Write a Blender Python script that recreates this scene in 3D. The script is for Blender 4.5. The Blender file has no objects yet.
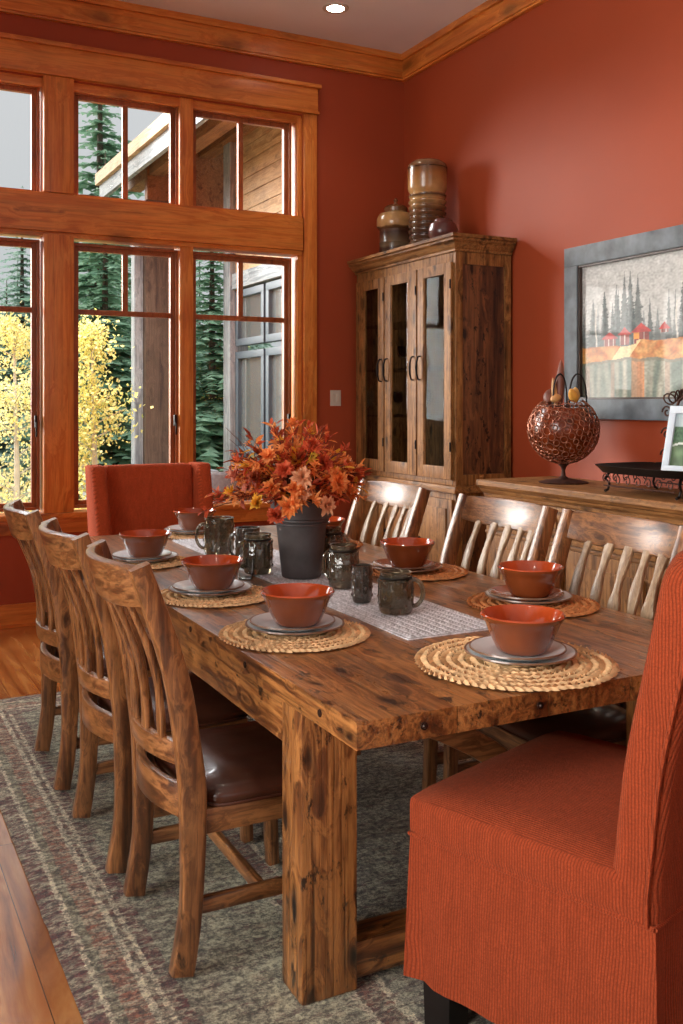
import bpy, bmesh, math, random
from mathutils import Vector, Matrix, noise
C = bpy.context.scene
COL = C.collection
PI = math.pi
R = math.radians
# ------------------------------------------------------------------ camera
cam = bpy.data.objects.new('camera', bpy.data.cameras.new('camera'))
COL.objects.link(cam)
cam.data.sensor_fit = 'VERTICAL'
cam.data.sensor_height = 36.0
cam.data.lens = 36.0 * 978 / 1024
cam.data.shift_y = -110 / 1024
cam.data.clip_end = 300
cam.location = (0, 0, 1.47)
cam.rotation_euler = (R(90), 0, -R(27.1))
C.camera = cam
# ------------------------------------------------------------------ exposure, world, lights
C.view_settings.view_transform = 'Standard'
C.view_settings.look = 'None'
C.view_settings.gamma = 1
C.view_settings.use_curve_mapping = False
C.view_settings.exposure = 0.0
w = bpy.data.worlds.new('overcast_sky')
C.world = w
w.use_nodes = True
nt = w.node_tree
bg = nt.nodes['Background']
tc = nt.nodes.new('ShaderNodeTexCoord')
sp = nt.nodes.new('ShaderNodeSeparateXYZ')
cr = nt.nodes.new('ShaderNodeValToRGB')
nt.links.new(tc.outputs['Generated'], sp.inputs[0])
nt.links.new(sp.outputs['Z'], cr.inputs[0])
cr.color_ramp.elements[0].color = (.62, .66, .68, 1)
cr.color_ramp.elements[1].color = (.84, .85, .86, 1)
cr.color_ramp.elements[1].position = .5
nt.links.new(cr.outputs[0], bg.inputs[0])
bg.inputs[1].default_value = 0.85


def area(name, loc, rot, sx, sy, power, col=(1, 1, 1)):
    l = bpy.data.lights.new(name, 'AREA')
    l.shape = 'RECTANGLE'
    l.size, l.size_y, l.energy, l.color = sx, sy, power, col
    o = bpy.data.objects.new(name, l)
    COL.objects.link(o)
    o.location = loc
    o.rotation_euler = rot
    return o


# lamps added as daylight: outside unseen left and rear windows, hidden above garden windows
lw = area('added_daylight_left', (-3.0, 0.9, 2.0), (0, R(-90), 0), 3.0, 3.4, 180, (1, .97, .93))
lw.data.spread = R(102)
area('added_daylight_rear', (0.4, -3.6, 2.3), (R(90), 0, 0), 4.0, 2.8, 22, (1, .95, .9))
area('added_daylight_garden', (1.2, 8.3, 5.6), (R(-52), 0, 0), 5.0, 2.2, 1500, (.95, .98, 1))
sun = bpy.data.lights.new('soft_sun', 'SUN')
sun.energy = 2.6
sun.angle = R(40)
so = bpy.data.objects.new('soft_sun', sun)
COL.objects.link(so)
so.rotation_euler = (R(33), R(-8), 0)


# bright low sky seen from the room through the garden windows, to the left of the view
sun2 = bpy.data.lights.new('low_bright_sky', 'SUN')
sun2.energy = 6.6
sun2.angle = R(32)
sun2.color = (1, .96, .9)
so2 = bpy.data.objects.new('low_bright_sky', sun2)
COL.objects.link(so2)
so2.rotation_euler = Vector((.60, -.80, -.25)).to_track_quat('-Z', 'Y').to_euler()


# ------------------------------------------------------------------ material helpers
def newmat(name):
    m = bpy.data.materials.new(name)
    m.use_nodes = True
    return m, m.node_tree, m.node_tree.nodes['Principled BSDF']


def N(nt, t, **kw):
    n = nt.nodes.new(t)
    for k, v in kw.items():
        if k in n.inputs:
            n.inputs[k].default_value = v
        else:
            setattr(n, k, v)
    return n


def ramp(nt, src, stops, interp='LINEAR'):
    r = nt.nodes.new('ShaderNodeValToRGB')
    r.color_ramp.interpolation = interp
    e = r.color_ramp.elements
    while len(e) < len(stops):
        e.new(.5)
    for i, (p, c) in enumerate(stops):
        e[i].position = p
        e[i].color = (c[0], c[1], c[2], 1)
    nt.links.new(src, r.inputs[0])
    return r.outputs[0]


def mixc(nt, mode, fac, a, b):
    n = nt.nodes.new('ShaderNodeMix')
    n.data_type = 'RGBA'
    n.blend_type = mode
    for i, v in ((0, fac), (6, a), (7, b)):
        if hasattr(v, 'is_linked') or hasattr(v, 'links'):
            nt.links.new(v, n.inputs[i])
        elif i == 0:
            n.inputs[0].default_value = v
        else:
            n.inputs[i].default_value = (v[0], v[1], v[2], 1)
    return n.outputs[2]


def bump(nt, src, b, strength=.3, dist=.01):
    n = nt.nodes.new('ShaderNodeBump')
    n.inputs['Strength'].default_value = strength
    n.inputs['Distance'].default_value = dist
    nt.links.new(src, n.inputs['Height'])
    nt.links.new(n.outputs[0], b.inputs['Normal'])


def srgb(r, g, b):
    f = lambda c: (c / 255 / 12.92) if c / 255 <= .04045 else ((c / 255 + .055) / 1.055) ** 2.4
    return (f(r), f(g), f(b))


def coords(nt, scale, rnd=True):
    tc = N(nt, 'ShaderNodeTexCoord')
    mp = N(nt, 'ShaderNodeMapping')
    mp.inputs['Scale'].default_value = scale
    if rnd:
        oi = N(nt, 'ShaderNodeObjectInfo')
        ml = N(nt, 'ShaderNodeVectorMath', operation='SCALE')
        ml.inputs[0].default_value = (7.3, 4.1, 9.7)
        nt.links.new(oi.outputs['Random'], ml.inputs['Scale'])
        ad = N(nt, 'ShaderNodeVectorMath', operation='ADD')
        nt.links.new(tc.outputs['Object'], ad.inputs[0])
        nt.links.new(ml.outputs[0], ad.inputs[1])
        nt.links.new(ad.outputs[0], mp.inputs[0])
    else:
        nt.links.new(tc.outputs['Object'], mp.inputs[0])
    return mp.outputs[0]


def wood(name, dark, mid, light, axis='Z', rough=.38, knots=.5, streak=.35, scale=1.0, coat=.15, wear=0.0, bmp=.25, kscale=8.0, gscale=13.0, blot=.55):
    m, nt, b = newmat(name)
    al = {'X': 0, 'Y': 1, 'Z': 2}[axis]
    s = [1.0, 1.0, 1.0]
    s[al] = .07
    v = coords(nt, [k * scale for k in s])
    s3 = [1.0, 1.0, 1.0]
    s3[al] = .45
    v3 = coords(nt, [k * scale for k in s3])
    nz = N(nt, 'ShaderNodeTexNoise', Scale=14.0, Detail=2.0)
    nt.links.new(v3, nz.inputs['Vector'])
    mv = N(nt, 'ShaderNodeVectorMath', operation='MULTIPLY_ADD')
    nt.links.new(nz.outputs['Color'], mv.inputs[0])
    mv.inputs[1].default_value = (.06, .06, .06)
    nt.links.new(v3, mv.inputs[2])
    vo = N(nt, 'ShaderNodeTexVoronoi', Scale=kscale, Randomness=1.0)
    nt.links.new(mv.outputs[0], vo.inputs['Vector'])
    sw = ramp(nt, vo.outputs['Distance'], [(.05, (.055, .055, .055)), (.5, (0, 0, 0))])
    va = N(nt, 'ShaderNodeVectorMath', operation='ADD')
    nt.links.new(v, va.inputs[0])
    nt.links.new(sw, va.inputs[1])
    n1 = N(nt, 'ShaderNodeTexNoise', Scale=gscale, Detail=7.0, Roughness=.66, Distortion=.25)
    nt.links.new(va.outputs[0], n1.inputs['Vector'])
    c1 = ramp(nt, n1.outputs[0], [(.30, dark), (.42, mid), (.5, light), (.56, mid), (.64, light), (.74, dark)])
    s2 = [1.0, 1.0, 1.0]
    s2[al] = .025
    v2 = coords(nt, [k * scale for k in s2])
    n2 = N(nt, 'ShaderNodeTexNoise', Scale=70.0, Detail=3.0, Roughness=.6)
    nt.links.new(v2, n2.inputs['Vector'])
    st = ramp(nt, n2.outputs[0], [(.32, (.2, .2, .2)), (.42, (.8, .8, .8)), (.62, (1.15, 1.15, 1.15))])
    c2 = mixc(nt, 'MULTIPLY', streak, c1, st)
    kn = ramp(nt, vo.outputs['Distance'], [(.09, (1, 1, 1)), (.17, (.4, .4, .4)), (.30, (0, 0, 0))])
    kk = N(nt, 'ShaderNodeMath', operation='MULTIPLY')
    nt.links.new(kn, kk.inputs[0])
    kk.inputs[1].default_value = knots
    c3 = mixc(nt, 'MIX', kk.outputs[0], c2, tuple(d * .22 for d in dark))
    # blotches of old stain
    v4 = coords(nt, (1, 1, 1))
    n4 = N(nt, 'ShaderNodeTexNoise', Scale=3.2 * scale, Detail=4.0, Roughness=.65)
    nt.links.new(v4, n4.inputs['Vector'])
    bl = ramp(nt, n4.outputs[0], [(.35, (.55, .52, .5)), (.6, (1.12, 1.12, 1.12))])
    c4 = mixc(nt, 'MULTIPLY', blot, c3, bl)
    if wear:
        n5 = N(nt, 'ShaderNodeTexNoise', Scale=26.0, Detail=5.0, Roughness=.7)
        nt.links.new(v3, n5.inputs['Vector'])
        wr = ramp(nt, n5.outputs[0], [(.57, (0, 0, 0)), (.64, (wear, wear, wear))])
        c4 = mixc(nt, 'MIX', wr, c4, tuple(d * .3 for d in dark))
    nt.links.new(c4, b.inputs['Base Color'])
    rr = ramp(nt, n1.outputs[0], [(.3, (rough + .12,) * 3), (.7, (rough - .05,) * 3)])
    nt.links.new(rr, b.inputs['Roughness'])
    b.inputs['Coat Weight'].default_value = coat
    b.inputs['Coat Roughness'].default_value = .28
    bm_ = mixc(nt, 'MULTIPLY', 1.0, st, ramp(nt, vo.outputs['Distance'], [(.09, (.1, .1, .1)), (.2, (1, 1, 1))]) if knots > .3 else st)
    bump(nt, bm_, b, bmp, .004)
    return m


def plain(name, col, rough=.5, metal=0.0, coat=0.0, var=.15, nscale=12.0, bmp=0.0, trans=0.0, sheen=0.0):
    m, nt, b = newmat(name)
    v = coords(nt, (1, 1, 1))
    n = N(nt, 'ShaderNodeTexNoise', Scale=nscale, Detail=4.0)
    nt.links.new(v, n.inputs['Vector'])
    c = ramp(nt, n.outputs[0], [(.3, tuple(k * (1 - var) for k in col)), (.7, tuple(min(1, k * (1 + var)) for k in col))])
    nt.links.new(c, b.inputs['Base Color'])
    b.inputs['Roughness'].default_value = rough
    b.inputs['Metallic'].default_value = metal
    b.inputs['Coat Weight'].default_value = coat
    b.inputs['Transmission Weight'].default_value = trans
    b.inputs['Sheen Weight'].default_value = sheen
    if bmp:
        bump(nt, n.outputs[0], b, bmp, .006)
    return m


def emis(name, col, s):
    m, nt, b = newmat(name)
    b.inputs['Emission Color'].default_value = (*col, 1)
    b.inputs['Emission Strength'].default_value = s
    return m


def glassmat(name, tint=(1, 1, 1), refl=.75):
    m, nt, b = newmat(name)
    nt.nodes.remove(b)
    out = nt.nodes['Material Output']
    tr = N(nt, 'ShaderNodeBsdfTransparent')
    tr.inputs[0].default_value = (*tint, 1)
    gl = N(nt, 'ShaderNodeBsdfGlossy')
    gl.inputs['Roughness'].default_value = .02
    lw = N(nt, 'ShaderNodeLayerWeight', Blend=.12)
    mu = N(nt, 'ShaderNodeMath', operation='MULTIPLY')
    nt.links.new(lw.outputs['Fresnel'], mu.inputs[0])
    mu.inputs[1].default_value = refl
    mx = N(nt, 'ShaderNodeMixShader')
    nt.links.new(mu.outputs[0], mx.inputs[0])
    nt.links.new(tr.outputs[0], mx.inputs[1])
    nt.links.new(gl.outputs[0], mx.inputs[2])
    nt.links.new(mx.outputs[0], out.inputs[0])
    return m


M = {}
tr_d, tr_m, tr_l = srgb(160, 80, 24), srgb(206, 114, 42), srgb(228, 146, 66)
for ax in 'XYZ':
    M['trim' + ax] = wood('fir_trim_' + ax, tr_d, tr_m, tr_l, ax, rough=.36, knots=.6, streak=.25, scale=.8, coat=.25, bmp=.08, kscale=4.5, gscale=9.0, blot=.2)
    M['sash' + ax] = wood('window_sash_' + ax, srgb(122, 62, 30), srgb(152, 82, 40), srgb(170, 98, 52), ax, rough=.4, knots=0, streak=.2, bmp=.05)
    M['table' + ax] = wood('rustic_table_' + ax, srgb(42, 22, 10), srgb(116, 68, 32), srgb(174, 116, 62), ax, rough=.30, knots=1.0, streak=.8, wear=.95, coat=.55, kscale=9.5, bmp=.5)
    M['chair' + ax] = wood('chair_wood_' + ax, srgb(44, 24, 12), srgb(104, 62, 32), srgb(158, 106, 62), ax, rough=.34, knots=.6, streak=.6, coat=.8, wear=.4, scale=1.4, bmp=.2)
    M['hutch' + ax] = wood('hutch_wood_' + ax, srgb(66, 40, 20), srgb(128, 84, 44), srgb(160, 112, 64), ax, rough=.5, knots=.8, streak=.6, coat=.03, wear=.4, scale=1.1, bmp=.4)
    M['oldwood' + ax] = wood('weathered_timber_' + ax, srgb(72, 56, 44), srgb(112, 88, 68), srgb(140, 118, 96), ax, rough=.7, knots=.4, coat=0)
    M['grey' + ax] = wood('grey_board_' + ax, srgb(92, 100, 106), srgb(128, 136, 140), srgb(160, 166, 168), ax, rough=.8, knots=.1, coat=0)
for ax in 'XYZ':
    M['hutch' + ax].node_tree.nodes['Principled BSDF'].inputs['Specular IOR Level'].default_value = .22
M['panel'] = wood('hutch_side_panel', srgb(30, 18, 12), srgb(84, 50, 28), srgb(124, 80, 46), 'Z', rough=.42, knots=1.0, streak=.5, wear=1.0, scale=.9, gscale=8.0, coat=.2)
M['siding'] = wood('cedar_siding', srgb(130, 98, 62), srgb(170, 136, 96), srgb(196, 164, 122), 'Y', rough=.7, knots=.4, coat=0)
M['soffit'] = wood('soffit_board', srgb(84, 52, 30), srgb(124, 80, 46), srgb(150, 104, 62), 'Y', rough=.7, knots=.3, coat=0)
M['greywood'] = wood('worn_slat', srgb(96, 70, 46), srgb(138, 108, 78), srgb(168, 140, 108), 'Z', rough=.4, knots=.4, coat=.2)


def wallmat(name, col):
    m, nt, b = newmat(name)
    v = coords(nt, (1, 1, 1), False)
    n = N(nt, 'ShaderNodeTexNoise', Scale=1.3, Detail=3.0)
    nt.links.new(v, n.inputs['Vector'])
    c = ramp(nt, n.outputs[0], [(.3, tuple(k * .95 for k in col)), (.7, tuple(k * 1.05 for k in col))])
    nt.links.new(c, b.inputs['Base Color'])
    b.inputs['Roughness'].default_value = .62
    n2 = N(nt, 'ShaderNodeTexNoise', Scale=160.0, Detail=2.0)
    nt.links.new(v, n2.inputs['Vector'])
    bump(nt, n2.outputs[0], b, .12, .002)
    return m


M['wall'] = wallmat('terracotta_paint', srgb(160, 66, 30))
M['ceil'] = wallmat('ceiling_paint', srgb(232, 232, 234))


def floormat():
    m, nt, b = newmat('oak_floor')
    tc = N(nt, 'ShaderNodeTexCoord')
    mp = N(nt, 'ShaderNodeMapping')
    mp.inputs['Rotation'].default_value = (0, 0, R(90))
    nt.links.new(tc.outputs['Object'], mp.inputs[0])
    br = N(nt, 'ShaderNodeTexBrick', Scale=1.0)
    br.inputs['Mortar Size'].default_value = .0014
    br.inputs['Mortar Smooth'].default_value = .3
    br.inputs['Brick Width'].default_value = 1.7
    br.inputs['Row Height'].default_value = .15
    br.inputs['Color1'].default_value = (.0, .0, .0, 1)
    br.inputs['Color2'].default_value = (1, 1, 1, 1)
    br.inputs['Mortar'].default_value = (.5, .5, .5, 1)
    br.offset = .37
    nt.links.new(mp.outputs[0], br.inputs['Vector'])
    v = N(nt, 'ShaderNodeMapping')
    v.inputs['Scale'].default_value = (1, .1, 1)
    nt.links.new(tc.outputs['Object'], v.inputs[0])
    sh = N(nt, 'ShaderNodeVectorMath', operation='MULTIPLY_ADD')
    nt.links.new(br.outputs['Color'], sh.inputs[0])
    sh.inputs[1].default_value = (5, 3, 7)
    nt.links.new(v.outputs[0], sh.inputs[2])
    n = N(nt, 'ShaderNodeTexNoise', Scale=8.0, Detail=7.0, Roughness=.62, Distortion=1.6)
    nt.links.new(sh.outputs[0], n.inputs['Vector'])
    c = ramp(nt, n.outputs[0], [(.28, srgb(112, 60, 24)), (.45, srgb(176, 108, 50)), (.6, srgb(204, 142, 78)), (.75, srgb(160, 92, 40))])
    t = ramp(nt, br.outputs['Color'], [(0, (.68, .66, .64)), (1, (1.1, 1.08, 1.05))])
    c = mixc(nt, 'MULTIPLY', .8, c, t)
    c = mixc(nt, 'MIX', br.outputs['Fac'], c, srgb(50, 26, 12))
    nt.links.new(c, b.inputs['Base Color'])
    b.inputs['Roughness'].default_value = .16
    b.inputs['Coat Weight'].default_value = .9
    b.inputs['Coat Roughness'].default_value = .1
    bump(nt, n.outputs[0], b, .05, .003)
    return m


M['floor'] = floormat()


def rugmat(hx, hy):
    m, nt, b = newmat('distressed_rug')
    tc = N(nt, 'ShaderNodeTexCoord')
    nz = N(nt, 'ShaderNodeTexNoise', Scale=45.0, Detail=5.0, Roughness=.8)
    nt.links.new(tc.outputs['Object'], nz.inputs['Vector'])
    ad = N(nt, 'ShaderNodeVectorMath', operation='MULTIPLY_ADD')
    nt.links.new(nz.outputs['Color'], ad.inputs[0])
    ad.inputs[1].default_value = (.035, .035, 0)
    nt.links.new(tc.outputs['Object'], ad.inputs[2])
    ab = N(nt, 'ShaderNodeVectorMath', operation='ABSOLUTE')
    nt.links.new(ad.outputs[0], ab.inputs[0])
    sp = N(nt, 'ShaderNodeSeparateXYZ')
    nt.links.new(ab.outputs[0], sp.inputs[0])
    dx = N(nt, 'ShaderNodeMath', operation='SUBTRACT')
    dx.inputs[0].default_value = hx
    nt.links.new(sp.outputs[0], dx.inputs[1])
    dy = N(nt, 'ShaderNodeMath', operation='SUBTRACT')
    dy.inputs[0].default_value = hy
    nt.links.new(sp.outputs[1], dy.inputs[1])
    mn = N(nt, 'ShaderNodeMath', operation='MINIMUM')
    nt.links.new(dx.outputs[0], mn.inputs[0])
    nt.links.new(dy.outputs[0], mn.inputs[1])
    maroon, cream, green, rust, fld = srgb(92, 40, 38), srgb(196, 186, 166), srgb(132, 132, 108), srgb(138, 84, 64), srgb(122, 120, 104)
    band = ramp(nt, mn.outputs[0], [(0, maroon), (.07, cream), (.085, srgb(110, 104, 84)), (.11, rust), (.165, cream), (.185, srgb(100, 60, 50)),
                                    (.2, cream), (.215, maroon), (.26, fld), (.42, srgb(150, 148, 128)), (.62, cream), (.64, srgb(112, 66, 54)), (.70, cream), (.72, srgb(116, 112, 104))], 'CONSTANT')
    # border motifs
    wv = N(nt, 'ShaderNodeTexVoronoi', Scale=9.0, Randomness=.25)
    nt.links.new(ad.outputs[0], wv.inputs['Vector'])
    mot = ramp(nt, wv.outputs['Distance'], [(.0, (1, .75, .65)), (.25, (.95, .9, .8)), (.33, (.55, .5, .45)), (.42, (1.15, 1.12, 1.05)), (.6, (.85, .8, .75))])
    c = mixc(nt, 'MULTIPLY', .8, band, mot)
    # distressed blotches
    mp2 = N(nt, 'ShaderNodeMapping')
    mp2.inputs['Scale'].default_value = (1.0, 3.0, 1)
    nt.links.new(tc.outputs['Object'], mp2.inputs[0])
    n2 = N(nt, 'ShaderNodeTexNoise', Scale=13.0, Detail=10.0, Roughness=.85)
    nt.links.new(mp2.outputs[0], n2.inputs['Vector'])
    f2 = ramp(nt, n2.outputs[0], [(.47, (0, 0, 0)), (.53, (.7, .7, .7))])
    c = mixc(nt, 'MIX', f2, c, srgb(178, 176, 150))
    n3 = N(nt, 'ShaderNodeTexNoise', Scale=15.0, Detail=10.0, Roughness=.85)
    nt.links.new(mp2.outputs[0], n3.inputs['Vector'])
    f3 = ramp(nt, n3.outputs[0], [(.53, (0, 0, 0)), (.57, (.85, .85, .85))])
    c = mixc(nt, 'MIX', f3, c, srgb(84, 50, 48))
    n4 = N(nt, 'ShaderNodeTexNoise', Scale=62.0, Detail=6.0, Roughness=.9)
    nt.links.new(tc.outputs['Object'], n4.inputs['Vector'])
    f4 = ramp(nt, n4.outputs[0], [(.43, (.16, .15, .14)), (.5, (1.0, 1.0, .97)), (.56, (1.9, 1.9, 1.82))])
    c = mixc(nt, 'MULTIPLY', .85, c, f4)
    nt.links.new(c, b.inputs['Base Color'])
    b.inputs['Roughness'].default_value = .95
    b.inputs['Sheen Weight'].default_value = .2
    bump(nt, n4.outputs[0], b, .9, .008)
    return m


def cord(name, axis, col, freq=285.0):
    """ribbed corduroy, ribs vary along the given axis"""
    m, nt, b = newmat(name)
    tc = N(nt, 'ShaderNodeTexCoord')
    nz = N(nt, 'ShaderNodeTexNoise', Scale=9.0, Detail=3.0)
    nt.links.new(tc.outputs['Object'], nz.inputs['Vector'])
    ad = N(nt, 'ShaderNodeVectorMath', operation='MULTIPLY_ADD')
    nt.links.new(nz.outputs['Color'], ad.inputs[0])
    ad.inputs[1].default_value = (.011, .011, .0)
    nt.links.new(tc.outputs['Object'], ad.inputs[2])
    sx_ = N(nt, 'ShaderNodeSeparateXYZ')
    nt.links.new(ad.outputs[0], sx_.inputs[0])
    sn_ = N(nt, 'ShaderNodeSeparateXYZ')
    nt.links.new(tc.outputs['Normal'], sn_.inputs[0])
    az_ = N(nt, 'ShaderNodeMath', operation='ABSOLUTE')
    nt.links.new(sn_.outputs[2], az_.inputs[0])
    lt_ = N(nt, 'ShaderNodeMath', operation='LESS_THAN')
    nt.links.new(az_.outputs[0], lt_.inputs[0])
    lt_.inputs[1].default_value = .75
    ml_ = N(nt, 'ShaderNodeMath', operation='MULTIPLY_ADD')
    nt.links.new(sx_.outputs[1], ml_.inputs[0])
    nt.links.new(lt_.outputs[0], ml_.inputs[1])
    nt.links.new(sx_.outputs[0], ml_.inputs[2])
    cb_ = N(nt, 'ShaderNodeCombineXYZ')
    nt.links.new(ml_.outputs[0], cb_.inputs[0])
    wv = N(nt, 'ShaderNodeTexWave', Scale=freq / 6.283, Distortion=.0)
    wv.wave_type = 'BANDS'
    wv.bands_direction = 'X'
    nt.links.new(cb_.outputs[0], wv.inputs['Vector'])
    n2 = N(nt, 'ShaderNodeTexNoise', Scale=220.0, Detail=3.0, Roughness=.7)
    nt.links.new(tc.outputs['Object'], n2.inputs['Vector'])
    n3 = N(nt, 'ShaderNodeTexNoise', Scale=45.0, Detail=3.0, Roughness=.7)
    mp = N(nt, 'ShaderNodeMapping')
    sc = [1, 1, 1]
    mp.inputs['Scale'].default_value = (1, 1, .25) if axis != 'Z' else (1, .25, 1)
    nt.links.new(tc.outputs['Object'], mp.inputs[0])
    nt.links.new(mp.outputs[0], n3.inputs['Vector'])
    h = mixc(nt, 'MULTIPLY', 1.0, ramp(nt, wv.outputs[0], [(0, (.45,) * 3), (.6, (1,) * 3)]), ramp(nt, n2.outputs[0], [(.3, (.55,) * 3), (.7, (1.1,) * 3)]))
    h = mixc(nt, 'MULTIPLY', .6, h, ramp(nt, n3.outputs[0], [(.3, (.55,) * 3), (.7, (1.15,) * 3)]))
    c = mixc(nt, 'MULTIPLY', .75, col, h)
    nt.links.new(c, b.inputs['Base Color'])
    b.inputs['Roughness'].default_value = .9
    b.inputs['Sheen Weight'].default_value = .08
    b.inputs['Specular IOR Level'].default_value = .15
    b.inputs['Sheen Roughness'].default_value = .5
    b.inputs['Sheen Tint'].default_value = (1, .55, .35, 1)
    bump(nt, h, b, .8, .004)
    return m


orange = srgb(160, 66, 34)
M['cordX'] = cord('rust_corduroy_rows_across', 'X', orange)
M['cordY'] = cord('rust_corduroy_rows_deep', 'Y', orange)
M['rustcloth'] = cord('rust_tweed', 'X', srgb(206, 86, 46), 330.0)
M['leather'] = plain('dark_leather', srgb(66, 34, 22), .3, coat=.25, var=.35, nscale=7, bmp=.5)
M['glass'] = glassmat('window_glass')
M['cabglass'] = glassmat('cabinet_glass', (.9, .92, .92), .10)
M['drink'] = glassmat('clear_glassware', (.93, .95, .95), 1.6)
M['wg'], _nt, _b = newmat('wing_window_glass')
_b.inputs['Base Color'].default_value = (.62, .68, .66, 1)
_b.inputs['Metallic'].default_value = .85
_b.inputs['Roughness'].default_value = .06
M['black'] = plain('dark_iron', srgb(38, 32, 30), .45, metal=.7, bmp=.2)
M['rusty'] = plain('rusted_iron', srgb(70, 40, 28), .6, metal=.5, var=.5, nscale=30, bmp=.4)
M['switch'] = plain('almond_plastic', srgb(205, 195, 180), .4, var=.03)
M['steel'] = plain('brushed_nickel', srgb(200, 198, 190), .3, metal=.9)
M['bolt'] = plain('old_bolt', srgb(50, 34, 26), .5, metal=.6, var=.4)
M['bowl_out'] = plain('brown_glaze', srgb(118, 58, 26), .2, coat=.5, var=.18, nscale=9)
M['bowl_in'] = plain('orange_glaze', srgb(168, 66, 28), .12, coat=.7, var=.3, nscale=9)
M['plate_grey'] = plain('grey_glaze', srgb(226, 232, 234), .25, coat=.4, var=.08, nscale=8)
M['plate_rim'] = plain('rim_glaze', srgb(120, 88, 66), .3, coat=.4)
M['plate_terra'] = plain('terracotta_glaze', srgb(158, 84, 50), .25, coat=.4, var=.15)
M['jute'] = plain('jute_braid', srgb(212, 172, 124), .8, var=.35, nscale=38)
M['jute_red'] = plain('reddish_jute_braid', srgb(178, 112, 60), .8, var=.4, nscale=38)
M['jute_dark'] = plain('jute_shadow_strands', srgb(112, 74, 42), .9)
M['runner'] = plain('grey_wool', srgb(208, 208, 212), .95, var=.4, nscale=60)
M['zinc'] = plain('charcoal_zinc', srgb(86, 82, 82), .5, metal=.3, var=.3, nscale=10, bmp=.15)
M['smoke'] = plain('smoky_glass', srgb(138, 126, 104), .07, coat=.6, var=.25, nscale=14, trans=.85)
M['smoke_dark'] = plain('dark_smoky_glass', srgb(96, 88, 80), .1, coat=.6, var=.4, nscale=30, trans=.6)
M['mosaic'] = plain('amber_pressed_glass', srgb(150, 116, 70), .15, coat=.6, var=.6, nscale=26, trans=.4)
M['slate'] = plain('slate_grey_frame', srgb(96, 104, 110), .55, var=.45, nscale=9, bmp=.3)
M['white'] = plain('silver_white_frame', srgb(190, 200, 210), .35, var=.05)
M['stone'] = plain('grey_stone', srgb(150, 158, 162), .85, var=.25, nscale=6, bmp=.4)
M['ground'] = plain('gravel_and_grass', srgb(150, 150, 118), .95, var=.5, nscale=1.5)
M['deck'] = plain('patio_paver', srgb(140, 138, 132), .9, var=.2)
M['darkgrey'] = plain('grey_window_frame', srgb(66, 80, 90), .5, var=.08)
M['roofing'] = plain('grey_roofing', srgb(120, 128, 132), .8, var=.2)


def leafmat(name, cols, sc=6.0, ss=.0, bandmask=None):
    m, nt, b = newmat(name)
    v = coords(nt, (1, 1, 1))
    n = N(nt, 'ShaderNodeTexNoise', Scale=sc, Detail=4.0, Roughness=.8)
    nt.links.new(v, n.inputs['Vector'])
    k = len(cols)
    c = ramp(nt, n.outputs[0], [(.3 + .4 * i / (k - 1), q) for i, q in enumerate(cols)])
    nt.links.new(c, b.inputs['Base Color'])
    b.inputs['Roughness'].default_value = .6
    tl = N(nt, 'ShaderNodeBsdfTranslucent')
    nt.links.new(c, tl.inputs[0])
    mx = N(nt, 'ShaderNodeMixShader')
    mx.inputs[0].default_value = .42
    nt.links.new(b.outputs[0], mx.inputs[1])
    nt.links.new(tl.outputs[0], mx.inputs[2])
    nt.links.new(mx.outputs[0], nt.nodes['Material Output'].inputs[0])
    return m


M['spruce'] = leafmat('spruce_needles', [srgb(92, 132, 110), srgb(136, 172, 146), srgb(184, 208, 182)], 2.5)  # spruce greens lightened to put distance haze into the colour
M['hazespruce'] = leafmat('hazed_far_needles', [srgb(128, 160, 148), srgb(168, 194, 180), srgb(204, 220, 206)], 2.0)  # far spruces paler still, with more haze in the needle colour
M['aspen'] = leafmat('aspen_leaves', [srgb(216, 200, 110), srgb(238, 224, 140), srgb(246, 238, 184), srgb(196, 204, 130)], 7.0)
M['aspen2'] = leafmat('turning_aspen_leaves', [srgb(146, 172, 100), srgb(214, 206, 116), srgb(236, 226, 150), srgb(216, 178, 120)], 6.0)
M['shrub'] = leafmat('shrub_leaves', [srgb(90, 110, 50), srgb(150, 160, 80)], 6.0)
M['bark'] = plain('tree_bark', srgb(96, 84, 74), .9, var=.3)
M['leaf_o'] = leafmat('orange_leaf', [srgb(220, 110, 44), srgb(240, 148, 76), srgb(246, 188, 124)], 30)
M['leaf_r'] = leafmat('red_leaf', [srgb(156, 52, 32), srgb(204, 84, 48), srgb(226, 124, 78)], 30)
M['leaf_y'] = leafmat('golden_leaf', [srgb(222, 140, 30), srgb(240, 180, 60), srgb(196, 190, 70)], 30)
M['leaf_d'] = leafmat('russet_leaf', [srgb(96, 34, 20), srgb(150, 60, 28), srgb(190, 96, 50)], 30)
M['cream'] = leafmat('cream_petal', [srgb(220, 150, 104), srgb(238, 190, 150)], 20)
M['pink'] = leafmat('dusty_pink_petal', [srgb(206, 120, 90), srgb(232, 166, 140)], 20)
M['stem'] = plain('twig', srgb(74, 46, 34), .8)
M['lightdisc'] = emis('lamp_glow', (1, .93, .82), 9.0)


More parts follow.
